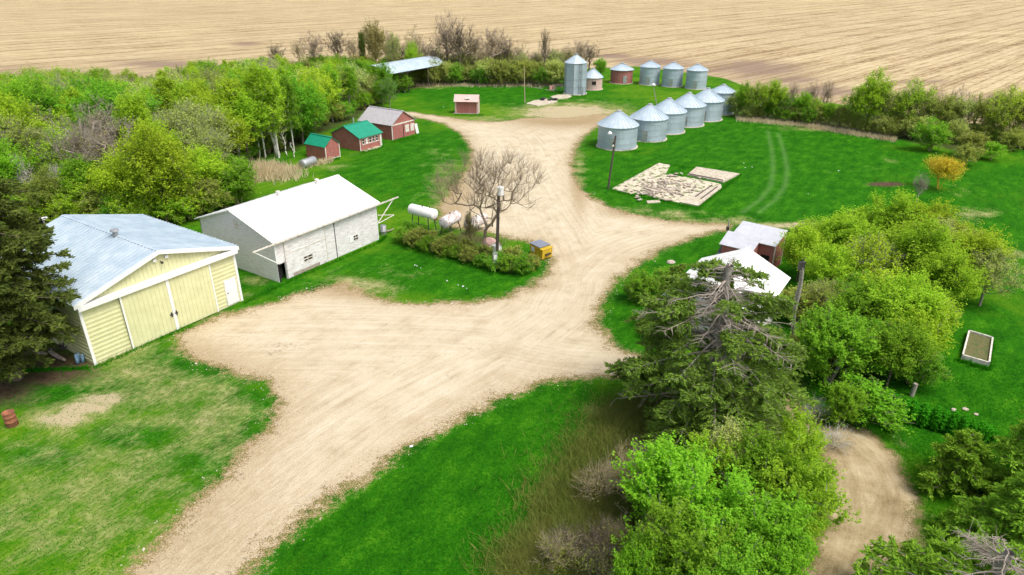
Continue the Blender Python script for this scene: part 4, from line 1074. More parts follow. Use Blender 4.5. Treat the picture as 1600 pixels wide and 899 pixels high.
# ruined concrete floor with rubble
pts1 = [(956, 296), (1029.5, 255.8), (1047, 259), (1042, 272), (1068, 276), (1088, 262.5), (1155.5, 273.3), (1129, 285.5), (1126, 294.5), (1091, 323), (1062, 318), (1010, 306), (985, 304)]
Q = [Vector(G(*p)) for p in pts1]; o = Q[0] * .5 + Q[9] * .5
t = thing('concrete_floor', 'cracked pale concrete floor of a vanished building on the lawn', 'concrete floor', tuple(o))
def slab(pp, h, mat, name='slab', z=0.0):
    return MB().poly([Vector(G(*p)) - o + Vector((0, 0, z)) for p in pp], (0, 0, h)).build(name, mat, t)
slab([(956, 296), (1029.5, 255.8), (1047, 259), (1040, 273), (1012, 280), (1000, 300), (985, 304)], .10, 'concrete_old')
slab([(1012, 281), (1041, 274), (1068, 277), (1100, 283), (1124, 288), (1060, 317.5), (1010, 305), (1001, 300)], .07, 'concrete_old')
slab([(1074, 274.5), (1088, 262.5), (1155.5, 273.3), (1130, 286)], .16, 'concrete_white')
slab([(1126, 289), (1127.5, 294.5), (1091, 323), (1062, 317.5), (1085, 305)], .12, 'concrete_white')
slab([(1010, 315), (1030, 313.5), (1032, 317), (1012, 318.5)], .08, 'concrete_white')
tag(slab([(1094, 312), (1120, 293), (1123, 294), (1097, 313.5)], .03, 'pole_wood', 'groove', .12), '', '') if False else slab([(1094, 312), (1120, 293), (1122, 293.5), (1096, 312.7)], .02, 'pole_wood', 'groove', .12)
slab([(1085, 309), (1112, 290.5), (1113.5, 291), (1087, 309.8)], .02, 'pole_wood', 'groove', .12)
slab([(1076, 273), (1130, 283.5), (1129.5, 285), (1075, 274.5)], .19, 'pole_wood', 'groove', .0)
rr = random.Random(9); b_ = MB(); b2 = MB()
for i in range(230):
    u_ = rr.gauss(0, 1); v_ = rr.gauss(0, 1)
    px, py = 1035 + u_ * 26, 296 + v_ * 9 - u_ * 1.5
    if not (975 < px < 1112 and 272 < py < 316): continue
    p = Vector(G(px, py)) - o; a = rr.uniform(0, 6.3); L_ = rr.uniform(.12, .8); wd_ = rr.uniform(.08, .4); z = rr.uniform(.07, .16)
    (b_ if i % 4 else b2).box(p + Vector((0, 0, z)), (math.cos(a) * L_, math.sin(a) * L_, rr.uniform(-.05, .10)), (-math.sin(a) * wd_, math.cos(a) * wd_, rr.uniform(-.04, .05)), (0, 0, rr.uniform(.03, .09)))
for mbx, mt in ((b_, 'rubble'), (b2, 'wood_log')):
    ob = mbx.build('rubble', mt); ob.location = o; ob['kind'] = 'stuff'
# pads, tyre heap and bits by the silo
g = G(850, 163)
for pp, lab in (([(822, 163), (834, 158), (852, 155.5), (870, 156.5), (871, 160), (858, 163.5), (840, 166.5), (832, 164.5)], 'ragged pale concrete pad nearest the far pole'),
                ([(860, 152), (872, 148.8), (890, 149), (893.5, 151.5), (886, 154.5), (868, 156)], 'oval pale concrete pad right in front of the silo')):
    q = [Vector(G(*p)) for p in pp]; c = sum(q, Vector()) / len(q)
    ob = MB().poly([p - c for p in q], (0, 0, .12)).build('concrete_pad', 'concrete_white'); ob.location = c; tag(ob, lab, 'concrete pad', 'concrete pads by the silo')
g = G(858, 158)
t = thing('tyre_heap', 'heap of black tyres between the two pale pads', 'tyre heap', (g[0], g[1], 0))
for i in range(9):
    x, y, z = rr.uniform(-1.9, 1.3), rr.uniform(-.5, .5), .12 if i < 6 else .35
    mb = MB(); mb.lathe([(.34, z), (.38, z + .05), (.38, z + .16), (.34, z + .2), (.2, z + .18), (.2, z + .02), (.34, z)], 14, x, y)
    mb.build('tyre', 'black_rubber', t, True)
for p, h_, lab in (((826, 137), .9, 'short pale post at the shrub edge, left of the taller one'), ((842, 135.5), 1.5, 'taller pale post at the shrub edge'), ((704, 131), 2.6, 'pale birch-coloured post by the open pole barn')):
    g = G(*p); t = thing('post', lab, 'post', (g[0], g[1], 0)); MB().tube((0, 0, 0), (0, 0, h_), .09, .08, 8).build('shaft', 'wood_old', t)
g = G(862, 140); t = thing('crate', 'weathered wooden crate lying near the silo', 'crate', (g[0], g[1], 0), .2)
MB().b(-.5, .5, -.4, .4, 0, .08).b(-.5, -.42, -.4, .4, .08, .7).b(.42, .5, -.4, .4, .08, .7).b(-.42, .42, .32, .4, .08, .7).build('boards', 'rust_roof', t)
g = G(875, 142.5)
t = thing('gate_rack', 'open timber rack leaning beside the silo', 'rack', (g[0], g[1], 0), rad(5))
f = MB()
for x in (-1.6, -.7, .2, 1.1, 2.0): f.b(x, x + .12, 0, .12, 0, 1.25)
f.b(-1.6, 2.1, -.05, 0, 1.1, 1.25); f.b(-1.6, 2.1, .12, .17, 1.1, 1.22); f.b(-1.6, -.6, -.05, 0, .4, .5); f.build('frame', 'wood_old', t)
for p, q_, lab in (((833, 137.5), (848, 139.5), 'long pale plank lying nearest the shrubs'), ((852, 141), (867, 143.5), 'long pale plank lying before the wooden crate')):
    A_ = Vector(G(*p)); B_ = Vector(G(*q_)); ob = MB().box((0, 0, .02), B_ - A_, (0, .3, 0), (0, 0, .1)).build('plank', 'wood_old'); ob.location = A_; tag(ob, lab, 'plank')
g = G(1247, 189.5); t = thing('old_engine', 'small black lump of machinery at the foot of the far trees', 'machinery', (g[0], g[1], 0))
MB().b(-.8, .6, 0, .7, .15, .8).tube((-.5, -.1, .3), (-.5, .8, .3), .3, .3, 10).tube((.4, -.1, .3), (.4, .8, .3), .3, .3, 10).b(-.3, .2, .2, .5, .8, 1.2).build('body', 'metal_dark', t)
# bits beside the barn's far end
g = G(594.5, 366); t = thing('drum', 'grey steel drum at the far corner of the white barn', 'drum', (g[0] + .3, g[1], 0))
MB().lathe([(.3, 0), (.3, .3), (.32, .32), (.3, .34), (.3, .85), (.2, .9), (0, .9)], 18).build('body', 'metal_grey', t, True)
log('log', 'pale beam lying on the grass by the far end of the barn', 'log', (600, 366), (616, 360), .08, 'wood_old', .2, None, False)
g = G(672, 345); t = thing('fuel_pump', 'small rusty hand pump under the clean white fuel tank', 'pump', (g[0] + .6, g[1] + .2, 0))
MB().b(-.12, .12, -.1, .1, 0, .9).tube((.12, 0, .8), (.3, 0, .2), .03, .03, 6).build('body', 'rust', t)
# white lamp head poking above the left spruce
g = G(67, 420); t = thing('yard_pole', 'white capped pole rising behind the left spruce', 'pole', (g[0], g[1], 0))
hh = 6.2
MB().tube((0, 0, 0), (0, 0, hh), .07, .06, 8).build('shaft', 'pole_grey', t)
MB().lathe([(.3, hh), (.3, hh + .06), (.1, hh + .16), (0, hh + .17)], 16).build('cap', 'white_paint', t)
t.location = Vector(G(67, 342, hh)) - Vector((0, 0, hh))
# scraps of litter on the lawn
b_ = MB()
for p in ((652, 417), (657, 420), (648, 416), (730, 452), (716, 447), (722, 449), (700, 440), (1297, 270), (1263, 304), (1163, 256), (1463, 240), (1164, 263), (640, 700), (1398, 562), (1176, 262), (693, 168), (838, 410), (858, 411), (1310, 268)):
    g = G(*p); a = rr.uniform(0, 3); s_ = rr.uniform(.06, .2)
    b_.box((g[0], g[1], .02), (math.cos(a) * s_, math.sin(a) * s_, .04), (-math.sin(a) * s_ * .6, math.cos(a) * s_ * .6, .02), (0, 0, .02))
b_.build('litter', 'paper')['kind'] = 'stuff'
# ------------------------------------------------------------------ vegetation
def tubes_np(segs, n):
    """segs: list of (p0,p1,r0,r1) arrays -> verts, quads"""
    S = np.array([np.concatenate([a, b_, [r0, r1]]) for a, b_, r0, r1 in segs])
    p0, p1, r0, r1 = S[:, :3], S[:, 3:6], S[:, 6], S[:, 7]
    d = p1 - p0; L = np.linalg.norm(d, axis=1, keepdims=True) + 1e-9; d = d / L
    ref = np.where(np.abs(d[:, 2:3]) < 0.9, np.array([[0, 0, 1.0]]), np.array([[1.0, 0, 0]]))
    a = np.cross(d, ref); a /= np.linalg.norm(a, axis=1, keepdims=True); b_ = np.cross(d, a)
    t = np.arange(n) * 2 * np.pi / n
    ring = a[:, None] * np.cos(t)[None, :, None] + b_[:, None] * np.sin(t)[None, :, None]
    V = np.stack([p0[:, None] + ring * r0[:, None, None], p1[:, None] + ring * r1[:, None, None]], 1)   # m,2,n,3
    m = len(S); base = (np.arange(m) * 2 * n)[:, None]
    k = np.arange(n)[None]; j = (k + 1) % n
    F = np.stack([base + k, base + j, base + n + j, base + n + k], -1).reshape(-1, 4)
    return V.reshape(-1, 3), F
def leaves_np(rng, centres, size, aspect=1.6, up=0.7, jit=0.35):
    m = len(centres)
    nrm = rng.normal(size=(m, 3)); nrm[:, 2] = np.abs(nrm[:, 2]) * (1 + up) + up * 0.5
    nrm /= np.linalg.norm(nrm, axis=1, keepdims=True)
    a = np.cross(nrm, rng.normal(size=(m, 3))); a /= np.linalg.norm(a, axis=1, keepdims=True)
    b_ = np.cross(nrm, a)
    s = size * (1 + jit * rng.uniform(-1, 1, m))[:, None]
    a = a * s * aspect * .5; b_ = b_ * s * .5
    bend = nrm * s * 0.15
    V = np.stack([centres - a, centres - b_ * 1.0 + bend, centres + a, centres + b_ + bend], 1).reshape(-1, 3)
    F = np.arange(m * 4).reshape(-1, 4)
    return V, F
def crown_points(rng, n, c, r, lobes=7, shell=0.4, flat=0.0):
    D = rng.normal(size=(n, 3)); D /= np.linalg.norm(D, axis=1, keepdims=True)
    LD = rng.normal(size=(lobes, 3)); LD /= np.linalg.norm(LD, axis=1, keepdims=True)
    amp = rng.uniform(0.15, 0.4, lobes)
    k = 0.72 + (amp * np.exp(6 * (D @ LD.T - 1))).sum(1)
    k = np.minimum(k, 1.2)
    rr_ = rng.uniform(0, 1, n) ** shell * k
    P_ = c + D * rr_[:, None] * np.array(r)
    return P_
def skeleton(rng, H, tips, trunk_top, lean=(0, 0), wob=0.15, stems=1, seg=0.5, r0=0.012, pw=2.2, droop=0.0):
    nodes = []; par = []
    for s_ in range(stems):
        k = max(3, int(trunk_top / 0.6)); ang = s_ * 6.283 / max(1, stems) + rng.uniform(0, 1); sp = 0.0 if stems == 1 else 0.28 * trunk_top
        last = -1
        off = np.array([math.cos(ang), math.sin(ang)]) * (0 if stems == 1 else 0.12)
        for i in range(k + 1):
            f = i / k
            p = np.array([lean[0] * f + off[0] + math.cos(ang) * sp * f, lean[1] * f + off[1] + math.sin(ang) * sp * f, trunk_top * f])
            if i > 0: p[:2] += rng.normal(size=2) * wob * 0.4 * f
            nodes.append(p); par.append(last); last = len(nodes) - 1
    base = np.array([0, 0, 0.0])
    order = np.argsort(np.linalg.norm((tips - np.array([lean[0], lean[1], trunk_top * .6])), axis=1))
    tipidx = []
    for t_ in order:
        tp = tips[t_]
        A_ = np.array(nodes)
        dv = tp - A_; dist = np.linalg.norm(dv, axis=1)
        hz = np.linalg.norm(dv[:, :2], axis=1)
        pen = np.maximum(0, (A_[:, 2] + 0.35 * hz * (1 - droop)) - tp[2]) * 1.5
        cost = dist + pen + (A_[:, 2] < 0.12 * H) * 3
        j = int(np.argmin(cost))
        a = A_[j]; L = dist[j]; k = max(1, int(L / seg)); last = j
        up_ = np.array([0, 0, 0.12 * L])
        for i in range(1, k + 1):
            f = i / k
            p = a + (tp - a) * f + up_ * math.sin(math.pi * f) * -1 + rng.normal(size=3) * wob * 0.25 * (f < 1)
            nodes.append(p); par.append(last); last = len(nodes) - 1
        tipidx.append(last)
    nodes = np.array(nodes); par = np.array(par)
    w = np.zeros(len(nodes)); cnt = np.zeros(len(nodes)); w[tipidx] = r0 ** pw
    for i in range(len(nodes) - 1, -1, -1):
        if w[i] == 0: w[i] = r0 ** pw
        if par[i] >= 0: w[par[i]] += w[i]
    R = w ** (1 / pw)
    segs = [(nodes[par[i]], nodes[i], min(R[par[i]], R[i] * 1.5), R[i]) for i in range(len(nodes)) if par[i] >= 0]
    return nodes, par, R, segs
PROTO = {}
def make_tree(key, seed, H, crown_r, crown_c, ntips, nleaf, leaf, leafm, bark, trunk_top, shell=0.4, cl=0.38, lean=(0, 0), stems=1, twigs=0, twigr=0.012, twigl=0.7, wob=0.15, name='tree', r0=0.012, droop=0.0, aspect=1.5, hang=0.0, lobes=7, spray=0, sprl=0.9, sprj=0.10):
    """builds one kind (trunk, crown) and keeps it as a pair of meshes to be shared"""
    rng = np.random.default_rng(seed)
    tips = crown_points(rng, ntips, np.array(crown_c, float), crown_r, shell=shell, lobes=lobes)
    tips = tips[tips[:, 2] > 0.06 * H]
    nodes, par, R, segs = skeleton(rng, H, tips, trunk_top, lean, wob, stems, r0=r0, droop=droop)
    thick = [s for s in segs if s[2] > 0.035]; thin = [s for s in segs if s[2] <= 0.035]
    V1, F1 = tubes_np(thick, 7) if thick else (np.zeros((0, 3)), np.zeros((0, 4), int))
    tw = list(thin)
    if twigs:
        dirs = tips - np.array([lean[0], lean[1], trunk_top * .5]); dirs /= np.linalg.norm(dirs, axis=1, keepdims=True) + 1e-9
        for tpt, d in zip(tips, dirs):
            for _ in range(twigs):
                v = d * 0.9 + rng.normal(size=3) * 0.55 + np.array([0, 0, 0.35 - hang]); v /= np.linalg.norm(v)
                L = twigl * rng.uniform(0.5, 1.2)
                mid = tpt + v * L * .5 + rng.normal(size=3) * .05
                tw.append((tpt, mid, twigr, twigr * .8)); e = mid + v * L * .5 + np.array([0, 0, -hang * L * .4]) + rng.normal(size=3) * .06
                tw.append((mid, e, twigr * .8, twigr * .35))
                v2 = v + rng.normal(size=3) * .6; v2 /= np.linalg.norm(v2); tw.append((mid, mid + v2 * L * .45, twigr * .7, twigr * .3))
    V2, F2 = tubes_np(tw, 3) if tw else (np.zeros((0, 3)), np.zeros((0, 4), int))
    tr = npmesh(name + '_trunk_src', np.concatenate([V1, V2]), np.concatenate([F1, F2 + len(V1)]), bark)
    trm = tr.data; bpy.data.objects.remove(tr); trm.name = name + '_trunk'
    crm = None
    if nleaf:
        if spray:            # leafy shoots that stand off every branch end, outwards and up
            cen_ = np.array(crown_c, float) - np.array([0, 0, crown_r[2] * .5])
            B_ = np.repeat(tips, spray, 0); O_ = B_ - cen_; O_ /= np.linalg.norm(O_, axis=1, keepdims=True) + 1e-9
            D_ = O_ * .8 + rng.normal(size=B_.shape) * .55 + np.array([0, 0, .45 - hang]); D_ /= np.linalg.norm(D_, axis=1, keepdims=True)
            Ls = sprl * rng.uniform(.4, 1.25, len(B_)); dens = np.repeat(rng.uniform(.3, 1.0, len(tips)), spray)
            k = nleaf // len(B_) + 1
            f_ = rng.uniform(-.15, 1, (len(B_), k))
            P_ = B_[:, None] + D_[:, None] * (Ls[:, None] * f_)[..., None]
            P_ = P_ + rng.normal(size=P_.shape) * sprj * (1.25 - .6 * f_)[..., None]
            kp = rng.uniform(0, 1, f_.shape) < dens[:, None] * 1.1
            cs = P_[kp]
            cs = cs[cs[:, 2] > 0.05]
            V, F = leaves_np(rng, cs, leaf, aspect)
            o = npmesh('crown_src', V, F, leafm); crm = o.data; bpy.data.objects.remove(o); crm.name = name + '_crown'
            PROTO[key] = (trm, crm, bark, leafm, H)
            return PROTO[key]
        k = nleaf // len(tips) + 1
        cs = np.repeat(tips, k, 0)
        # clumps: each tip has its own density
        keep = rng.uniform(0, 1, len(cs)) < np.repeat(rng.uniform(0.35, 1.0, len(tips)), k)
        cs = cs[keep]
        cs = cs + rng.normal(size=cs.shape) * np.array([cl, cl, cl * .75])
        if hang: cs[:, 2] -= rng.exponential(hang, len(cs)) * .8
        cs = cs[cs[:, 2] > 0.05]
        V, F = leaves_np(rng, cs, leaf, aspect)
        o = npmesh('crown_src', V, F, leafm); crm = o.data; bpy.data.objects.remove(o); crm.name = name + '_crown'
    PROTO[key] = (trm, crm, bark, leafm, H)
    return PROTO[key]
def plant(key, loc, H, label, cat, name, group=None, rot=None, leafm=None, bark=None, wide=1.0, tilt=0.0):
    trm, crm, bk, lm, H0 = PROTO[key]
    t = thing(name, label, cat, (loc[0], loc[1], 0), 0, group)
    s = H / H0
    t.scale = (s * wide, s * wide, s)
    t.rotation_euler = (tilt, 0, RR.uniform(0, 6.28) if rot is None else rot)
    a = bpy.data.objects.new('trunk', trm); COL.objects.link(a); a.parent = t
    if bark and bark != bk: a.material_slots[0].link = 'OBJECT'; a.material_slots[0].material = MATS[bark]
    if crm:
        c = bpy.data.objects.new('crown', crm); COL.objects.link(c); c.parent = t
        if leafm and leafm != lm: c.material_slots[0].link = 'OBJECT'; c.material_slots[0].material = MATS[leafm]
    return t
RR = random.Random(21)

# kinds. leafy round trees
for i in range(4):
    make_tree('round%d' % i, 10 + i, 9, (3.3, 3.1, 3.3), (0, 0, 5.2), 170, 23000, 0.125, 'leaf_lime', 'bark_brown', 4.6, shell=0.6, lobes=5, spray=6, sprl=1.45, sprj=.13, twigs=2)
for i in range(3):
    make_tree('tall%d' % i, 30 + i, 13, (2.0, 2.0, 4.7), (0, 0, 7.8), 210, 21000, 0.14, 'leaf_lime', 'bark_pale', 10.5, shell=0.55, lobes=6, spray=6, sprl=1.05, sprj=.16, twigs=1)
for i in range(3):      # open crowned, twigs showing
    make_tree('sparse%d' % i, 40 + i, 9, (3.1, 2.9, 3.3), (0, 0, 5.0), 210, 11500, 0.11, 'leaf_olive', 'bark_grey', 4.6, shell=0.6, lobes=5, spray=5, sprl=1.1, sprj=.12, twigs=4, twigl=1.0)
for i in range(3):
    make_tree('bare%d' % i, 50 + i, 12, (3.4, 3.2, 4.8), (0, 0, 7.0), 200, 1600, 0.09, 'leaf_bud', 'twig_mauve', 6.5, shell=0.7, lobes=4, twigs=5, twigl=1.1, twigr=0.014, wob=0.35, r0=0.02)
for i in range(3):      # many stemmed bushes
    make_tree('bush%d' % i, 60 + i, 4.5, (2.0, 2.0, 1.9), (0, 0, 2.2), 150, 14000, 0.10, 'leaf_olive', 'twig_tan', 1.4, shell=0.5, stems=4, twigs=2, twigl=0.6, spray=6, sprl=.75, sprj=.09, lobes=8)
for i in range(2):      # close-up leafy bushes with finer leaves
    make_tree('near%d' % i, 70 + i, 5, (1.95, 1.9, 2.1), (0, 0, 2.6), 150, 33000, 0.080, 'leaf_bright', 'bark_grey', 2.0, shell=0.7, stems=3, twigs=1, twigl=0.8, twigr=0.008, lobes=6, spray=7, sprl=.95, sprj=.065)
make_tree('scrub0', 80, 1.8, (1.3, 1.3, .9), (0, 0, .8), 70, 500, 0.05, 'leaf_bud', 'bark_dead', .5, shell=.6, cl=.15, stems=6, twigs=4, twigl=.8, twigr=.008, wob=.1, r0=.007)
make_tree('scrub1', 81, 2.2, (1.2, 1.3, 1.1), (0, 0, 1.0), 70, 1200, 0.06, 'leaf_olive', 'twig_tan', .5, shell=.6, cl=.15, stems=6, twigs=4, twigl=.8, twigr=.008, wob=.1, r0=.007)
make_tree('lowbush', 82, 1.6, (1.05, 1.0, .7), (0, 0, .75), 110, 9000, 0.06, 'leaf_green', 'bark_brown', .5, shell=.5, stems=5, twigs=2, twigl=.35, r0=.006, spray=6, sprl=.38, sprj=.06)
make_tree('willow', 83, 5.5, (2.3, 2.0, 1.9), (0, 0, 3.1), 200, 9000, 0.09, 'leaf_willow', 'twig_yellow', 2.0, shell=.6, stems=3, twigs=7, twigl=1.1, twigr=.016, r0=.012, spray=5, sprl=1.1, sprj=.08)

def PX(key, x, yb, yt, label, cat, name, group=None, **k):
    g = G(x, yb)
    return plant(key, g, HT(yb, yt), label, cat, name, group, **k)

# ---- far bare trees along the field
GB = 'bare trees standing against the stubble field'
LB = 'leafless brown tree among the others against the stubble field'
for i, (x, yb, yt, kk, lm) in enumerate([(700, 127, 8, 0, None), (720, 129, 22, 1, None), (742, 125, 45, 2, None), (770, 128, 28, 1, None), (790, 126, 50, 0, None), (812, 124, 62, 2, None), (905, 120, 52, 1, None), (920, 118, 62, 2, None),
        (650, 122, 38, 2, None), (665, 126, 55, 1, None), (530, 115, 36, 1, None), (555, 116, 50, 2, None), (495, 118, 42, 0, None), (435, 116, 62, 2, None), (470, 112, 55, 1, None), (610, 118, 40, 0, None), (630, 118, 60, 1, None),
        (860, 120, 70, 0, None), (885, 118, 66, 2, None), (680, 130, 60, 2, None), (755, 130, 70, 0, None), (835, 125, 72, 1, None)]):
    PX('bare%d' % kk, x, yb, yt, LB, 'tree', 'bare_tree', GB, bark=('twig_mauve', 'bark_brown', 'twig_tan')[i % 3], wide=RR.uniform(1.0, 1.3))
PX('bare1', 850, 128, 30, 'single crooked dark tree with a forked top rising over the shrub belt', 'tree', 'bare_tree', None, bark='bark_brown', wide=.45, rot=1.0)
PX('tall1', 571, 128, 36, 'narrow dark tree with a pointed top before the stubble field', 'tree', 'tree', None, leafm='needle_dark', bark='bark_brown', wide=.42)
PX('round1', 590, 126, 26, 'yellow-budding tree beside the narrow dark pointed one', 'tree', 'tree', None, leafm='leaf_bud', bark='twig_tan', wide=.6)
PX('sparse1', 618, 125, 40, 'thin yellowish tree left of the arched roof barn top', 'tree', 'tree', None, leafm='leaf_pale', wide=.6)
PX('round2', 645, 130, 62, 'bright green round tree just behind the curved metal roof', 'tree', 'tree', None, leafm='leaf_lime', wide=.6)
PX('round3', 938, 125, 88, 'bright green bush-like tree between the silo and the round red bin', 'tree', 'tree', None, leafm='leaf_bright', wide=.9)

for i in range(30):
    x = 405 + i * 8.3 + RR.uniform(-4, 4); yb = 121 + RR.uniform(-5, 5)
    PX(('bush%d' if i % 3 else 'sparse%d') % RR.randrange(3), x, yb, yb - RR.uniform(22, 42), 'hazy olive bush along the field edge behind the wood', 'bush', 'bush', 'bushes along the field edge behind the wood', leafm=RR.choice(['leaf_olive', 'leaf_bud', 'leaf_pale', 'leaf_green']), bark='twig_tan', wide=1.1)
for i in range(16):
    x = 660 + i * 15 + RR.uniform(-5, 5); yb = 124 + RR.uniform(-3, 3)
    PX('bare%d' % RR.randrange(3), x, yb, yb - RR.uniform(30, 58), 'short leafless tree low in the row beyond the shrub belt', 'tree', 'bare_tree', 'short leafless trees beyond the shrub belt', bark=RR.choice(['twig_mauve', 'twig_tan', 'bark_brown']), wide=1.15)
# ---- shrub belt behind the far lawn
for x in range(648, 900, 13):
    yb = 133 + RR.uniform(-3, 2)
    PX('bush%d' % RR.randrange(3), x + RR.uniform(-4, 4), yb, yb - RR.uniform(30, 46), 'dense olive green willow shrub in the belt behind the far lawn', 'shrub', 'shrub', 'olive shrubs edging the far lawn', leafm=RR.choice(['leaf_olive', 'leaf_olive', 'leaf_green', 'leaf_pale']), wide=1.1)
for x in range(650, 900, 17):
    yb = 127 + RR.uniform(-3, 1)
    PX('sparse%d' % RR.randrange(3), x + RR.uniform(-5, 5), yb, yb - RR.uniform(38, 60), 'twiggy grey-green tree in the second row of the shrub belt', 'tree', 'tree', 'twiggy trees in the shrub belt', leafm=RR.choice(['leaf_olive', 'leaf_bud', 'leaf_pale']), wide=.9)

# ---- the big wood on the left
wood = W2([(-260, 330), (60, 318), (200, 330), (300, 312), (368, 282), (390, 262), (400, 250), (455, 236), (472, 228), (505, 200), (550, 178), (575, 160), (625, 148), (600, 122), (520, 116), (430, 118), (330, 128), (200, 140), (60, 150), (-80, 165), (-260, 200)])
def inpoly(p, poly): return sdf(np.array([p]), poly)[0] > 0
pts = []; lo = wood.min(0); hi = wood.max(0); tries = 0
while tries < 9000 and len(pts) < 260:
    tries += 1
    p = np.array([RR.uniform(lo[0], hi[0]), RR.uniform(lo[1], hi[1])])
    if not inpoly(p, wood): continue
    if p[0] < -p[1] * 0.86 - 6: continue
    if all((p[0] - q[0]) ** 2 + (p[1] - q[1]) ** 2 > 3.9 ** 2 for q in pts): pts.append(p)
GW = 'trees in the wood on the left'
def wood_label(kind):
    return {'round': 'leafy lime green tree within the dense wood on the left', 'tall': 'tall slim pale-trunked tree within the dense wood on the left',
            'sparse': 'twiggy half-leafed tree within the dense wood on the left', 'bare': 'leafless grey-brown tree within the dense wood on the left'}[kind]
def to_px(p, z=0):
    dz = z - CAMH; Z = p[1] * _c - dz * _s; up = p[1] * _s + dz * _c
    return 800 + FPX * p[0] / Z, 449.5 - FPX * up / Z
for p in sorted(pts, key=lambda q: q[1]):
    x, y = to_px(p)
    # skyline of the wood in the photograph: tree tops stay below it
    top_lim = np.interp(x, [-300, 0, 120, 180, 230, 300, 400, 430, 500, 560, 640], [128, 108, 94, 104, 110, 92, 82, 78, 90, 84, 90])
    u_ = RR.random()
    kind = 'round' if u_ < .34 else 'tall' if u_ < .60 else 'sparse' if u_ < .93 else 'bare'
    H = {'round': RR.uniform(7, 10.5), 'tall': RR.uniform(9.5, 13), 'sparse': RR.uniform(7, 10), 'bare': RR.uniform(8, 10)}[kind]
    H *= 1.12
    hm = HT(y, top_lim + RR.uniform(0, 16)); H = min(H, hm) if hm > 3 else 3
    lm = {'round': RR.choice(['leaf_lime', 'leaf_lime', 'leaf_lime', 'leaf_green', 'leaf_bright']), 'tall': RR.choice(['leaf_lime', 'leaf_lime', 'leaf_green']),
          'sparse': RR.choice(['leaf_olive', 'leaf_pale', 'leaf_lime']), 'bare': 'leaf_bud'}[kind]
    plant('%s%d' % (kind, RR.randrange(3)), p, H, wood_label(kind), 'tree', 'tree' if kind != 'bare' else 'bare_tree', GW if kind != 'bare' else 'leafless trees in the wood on the left',
          leafm=lm, bark='bark_dead' if kind == 'bare' else ('bark_grey' if kind == 'tall' and RR.random() < .75 else None), wide=RR.uniform(1.0, 1.3))
# understorey at the front of the wood
for i in range(46):
    f = i / 45
    x = np.interp(f, [0, .3, .55, .75, 1], [-60, 300, 400, 480, 640]) + RR.uniform(-8, 8)
    y = np.interp(x, [-60, 60, 200, 300, 380, 400, 470, 520, 560, 640], [330, 318, 330, 318, 285, 248, 225, 200, 175, 150]) - RR.uniform(0, 14)
    PX('bush%d' % RR.randrange(3), x, y, y - RR.uniform(25, 45) * (y + 60) / 300, 'green undergrowth bush at the foot of the wood on the left', 'bush', 'bush', 'undergrowth bushes along the wood edge', leafm=RR.choice(['leaf_green', 'leaf_green', 'leaf_olive', 'leaf_bright']), wide=1.15)
# big willow mound behind the two sheds
for x, yb, yt, k, lab, lm in ((262, 352, 192, 0, 'great rounded lime green tree directly behind the white barn gable', 'leaf_lime'), (330, 325, 222, 1, 'round lime green tree whose crown reaches the dry reeds', 'leaf_lime'),
                          (205, 345, 232, 2, 'lime green tree behind the middle of the cream shed roof', 'leaf_lime'), (140, 335, 238, 3, 'mid green tree behind the left part of the cream shed roof', 'leaf_green'), (290, 338, 262, 3, 'low bright green tree between the two sheds', 'leaf_green'),
                          (90, 345, 262, 0, 'yellow-green tree showing just right of the left spruce top', 'leaf_olive'), (20, 330, 216, 2, 'deep green tree above the left spruce at the picture edge', 'leaf_bright')):
    PX('round%d' % k, x, yb, yt, lab, 'tree', 'tree', None, leafm=lm, wide=1.05)
PX('tall2', 436, 247, 84, 'tall tree with a bright white trunk standing nearest the dry reeds', 'tree', 'birch_tree', None, bark='bark_pale', wide=.95)
PX('tall0', 415, 246, 88, 'tall leafy tree left of the bright white trunk', 'tree', 'birch_tree', None, bark='bark_pale', wide=.95)
PX('tall1', 376, 252, 100, 'tall pale-trunked tree above the dry reeds', 'tree', 'birch_tree', None, bark='bark_pale', wide=1.0)
PX('tall0', 460, 238, 110, 'leafy green tree right behind the small red hut', 'tree', 'tree', None, leafm='leaf_green', wide=.9)
PX('tall2', 520, 190, 92, 'brightest green tree behind the red cottage-like shed', 'tree', 'tree', None, leafm='leaf_bright', wide=1.35)
PX('sparse0', 610, 172, 112, 'twiggy green tree in front of the curved barn roof', 'tree', 'tree', None, leafm='leaf_green', wide=.9)
PX('round1', 598, 168, 122, 'leafy olive tree between the garage and the curved barn roof', 'tree', 'tree', None, leafm='leaf_green', wide=.95)
PX('sparse2', 575, 165, 108, 'open grey-green tree behind the garage roof', 'tree', 'tree', None, leafm='leaf_olive', wide=.95)

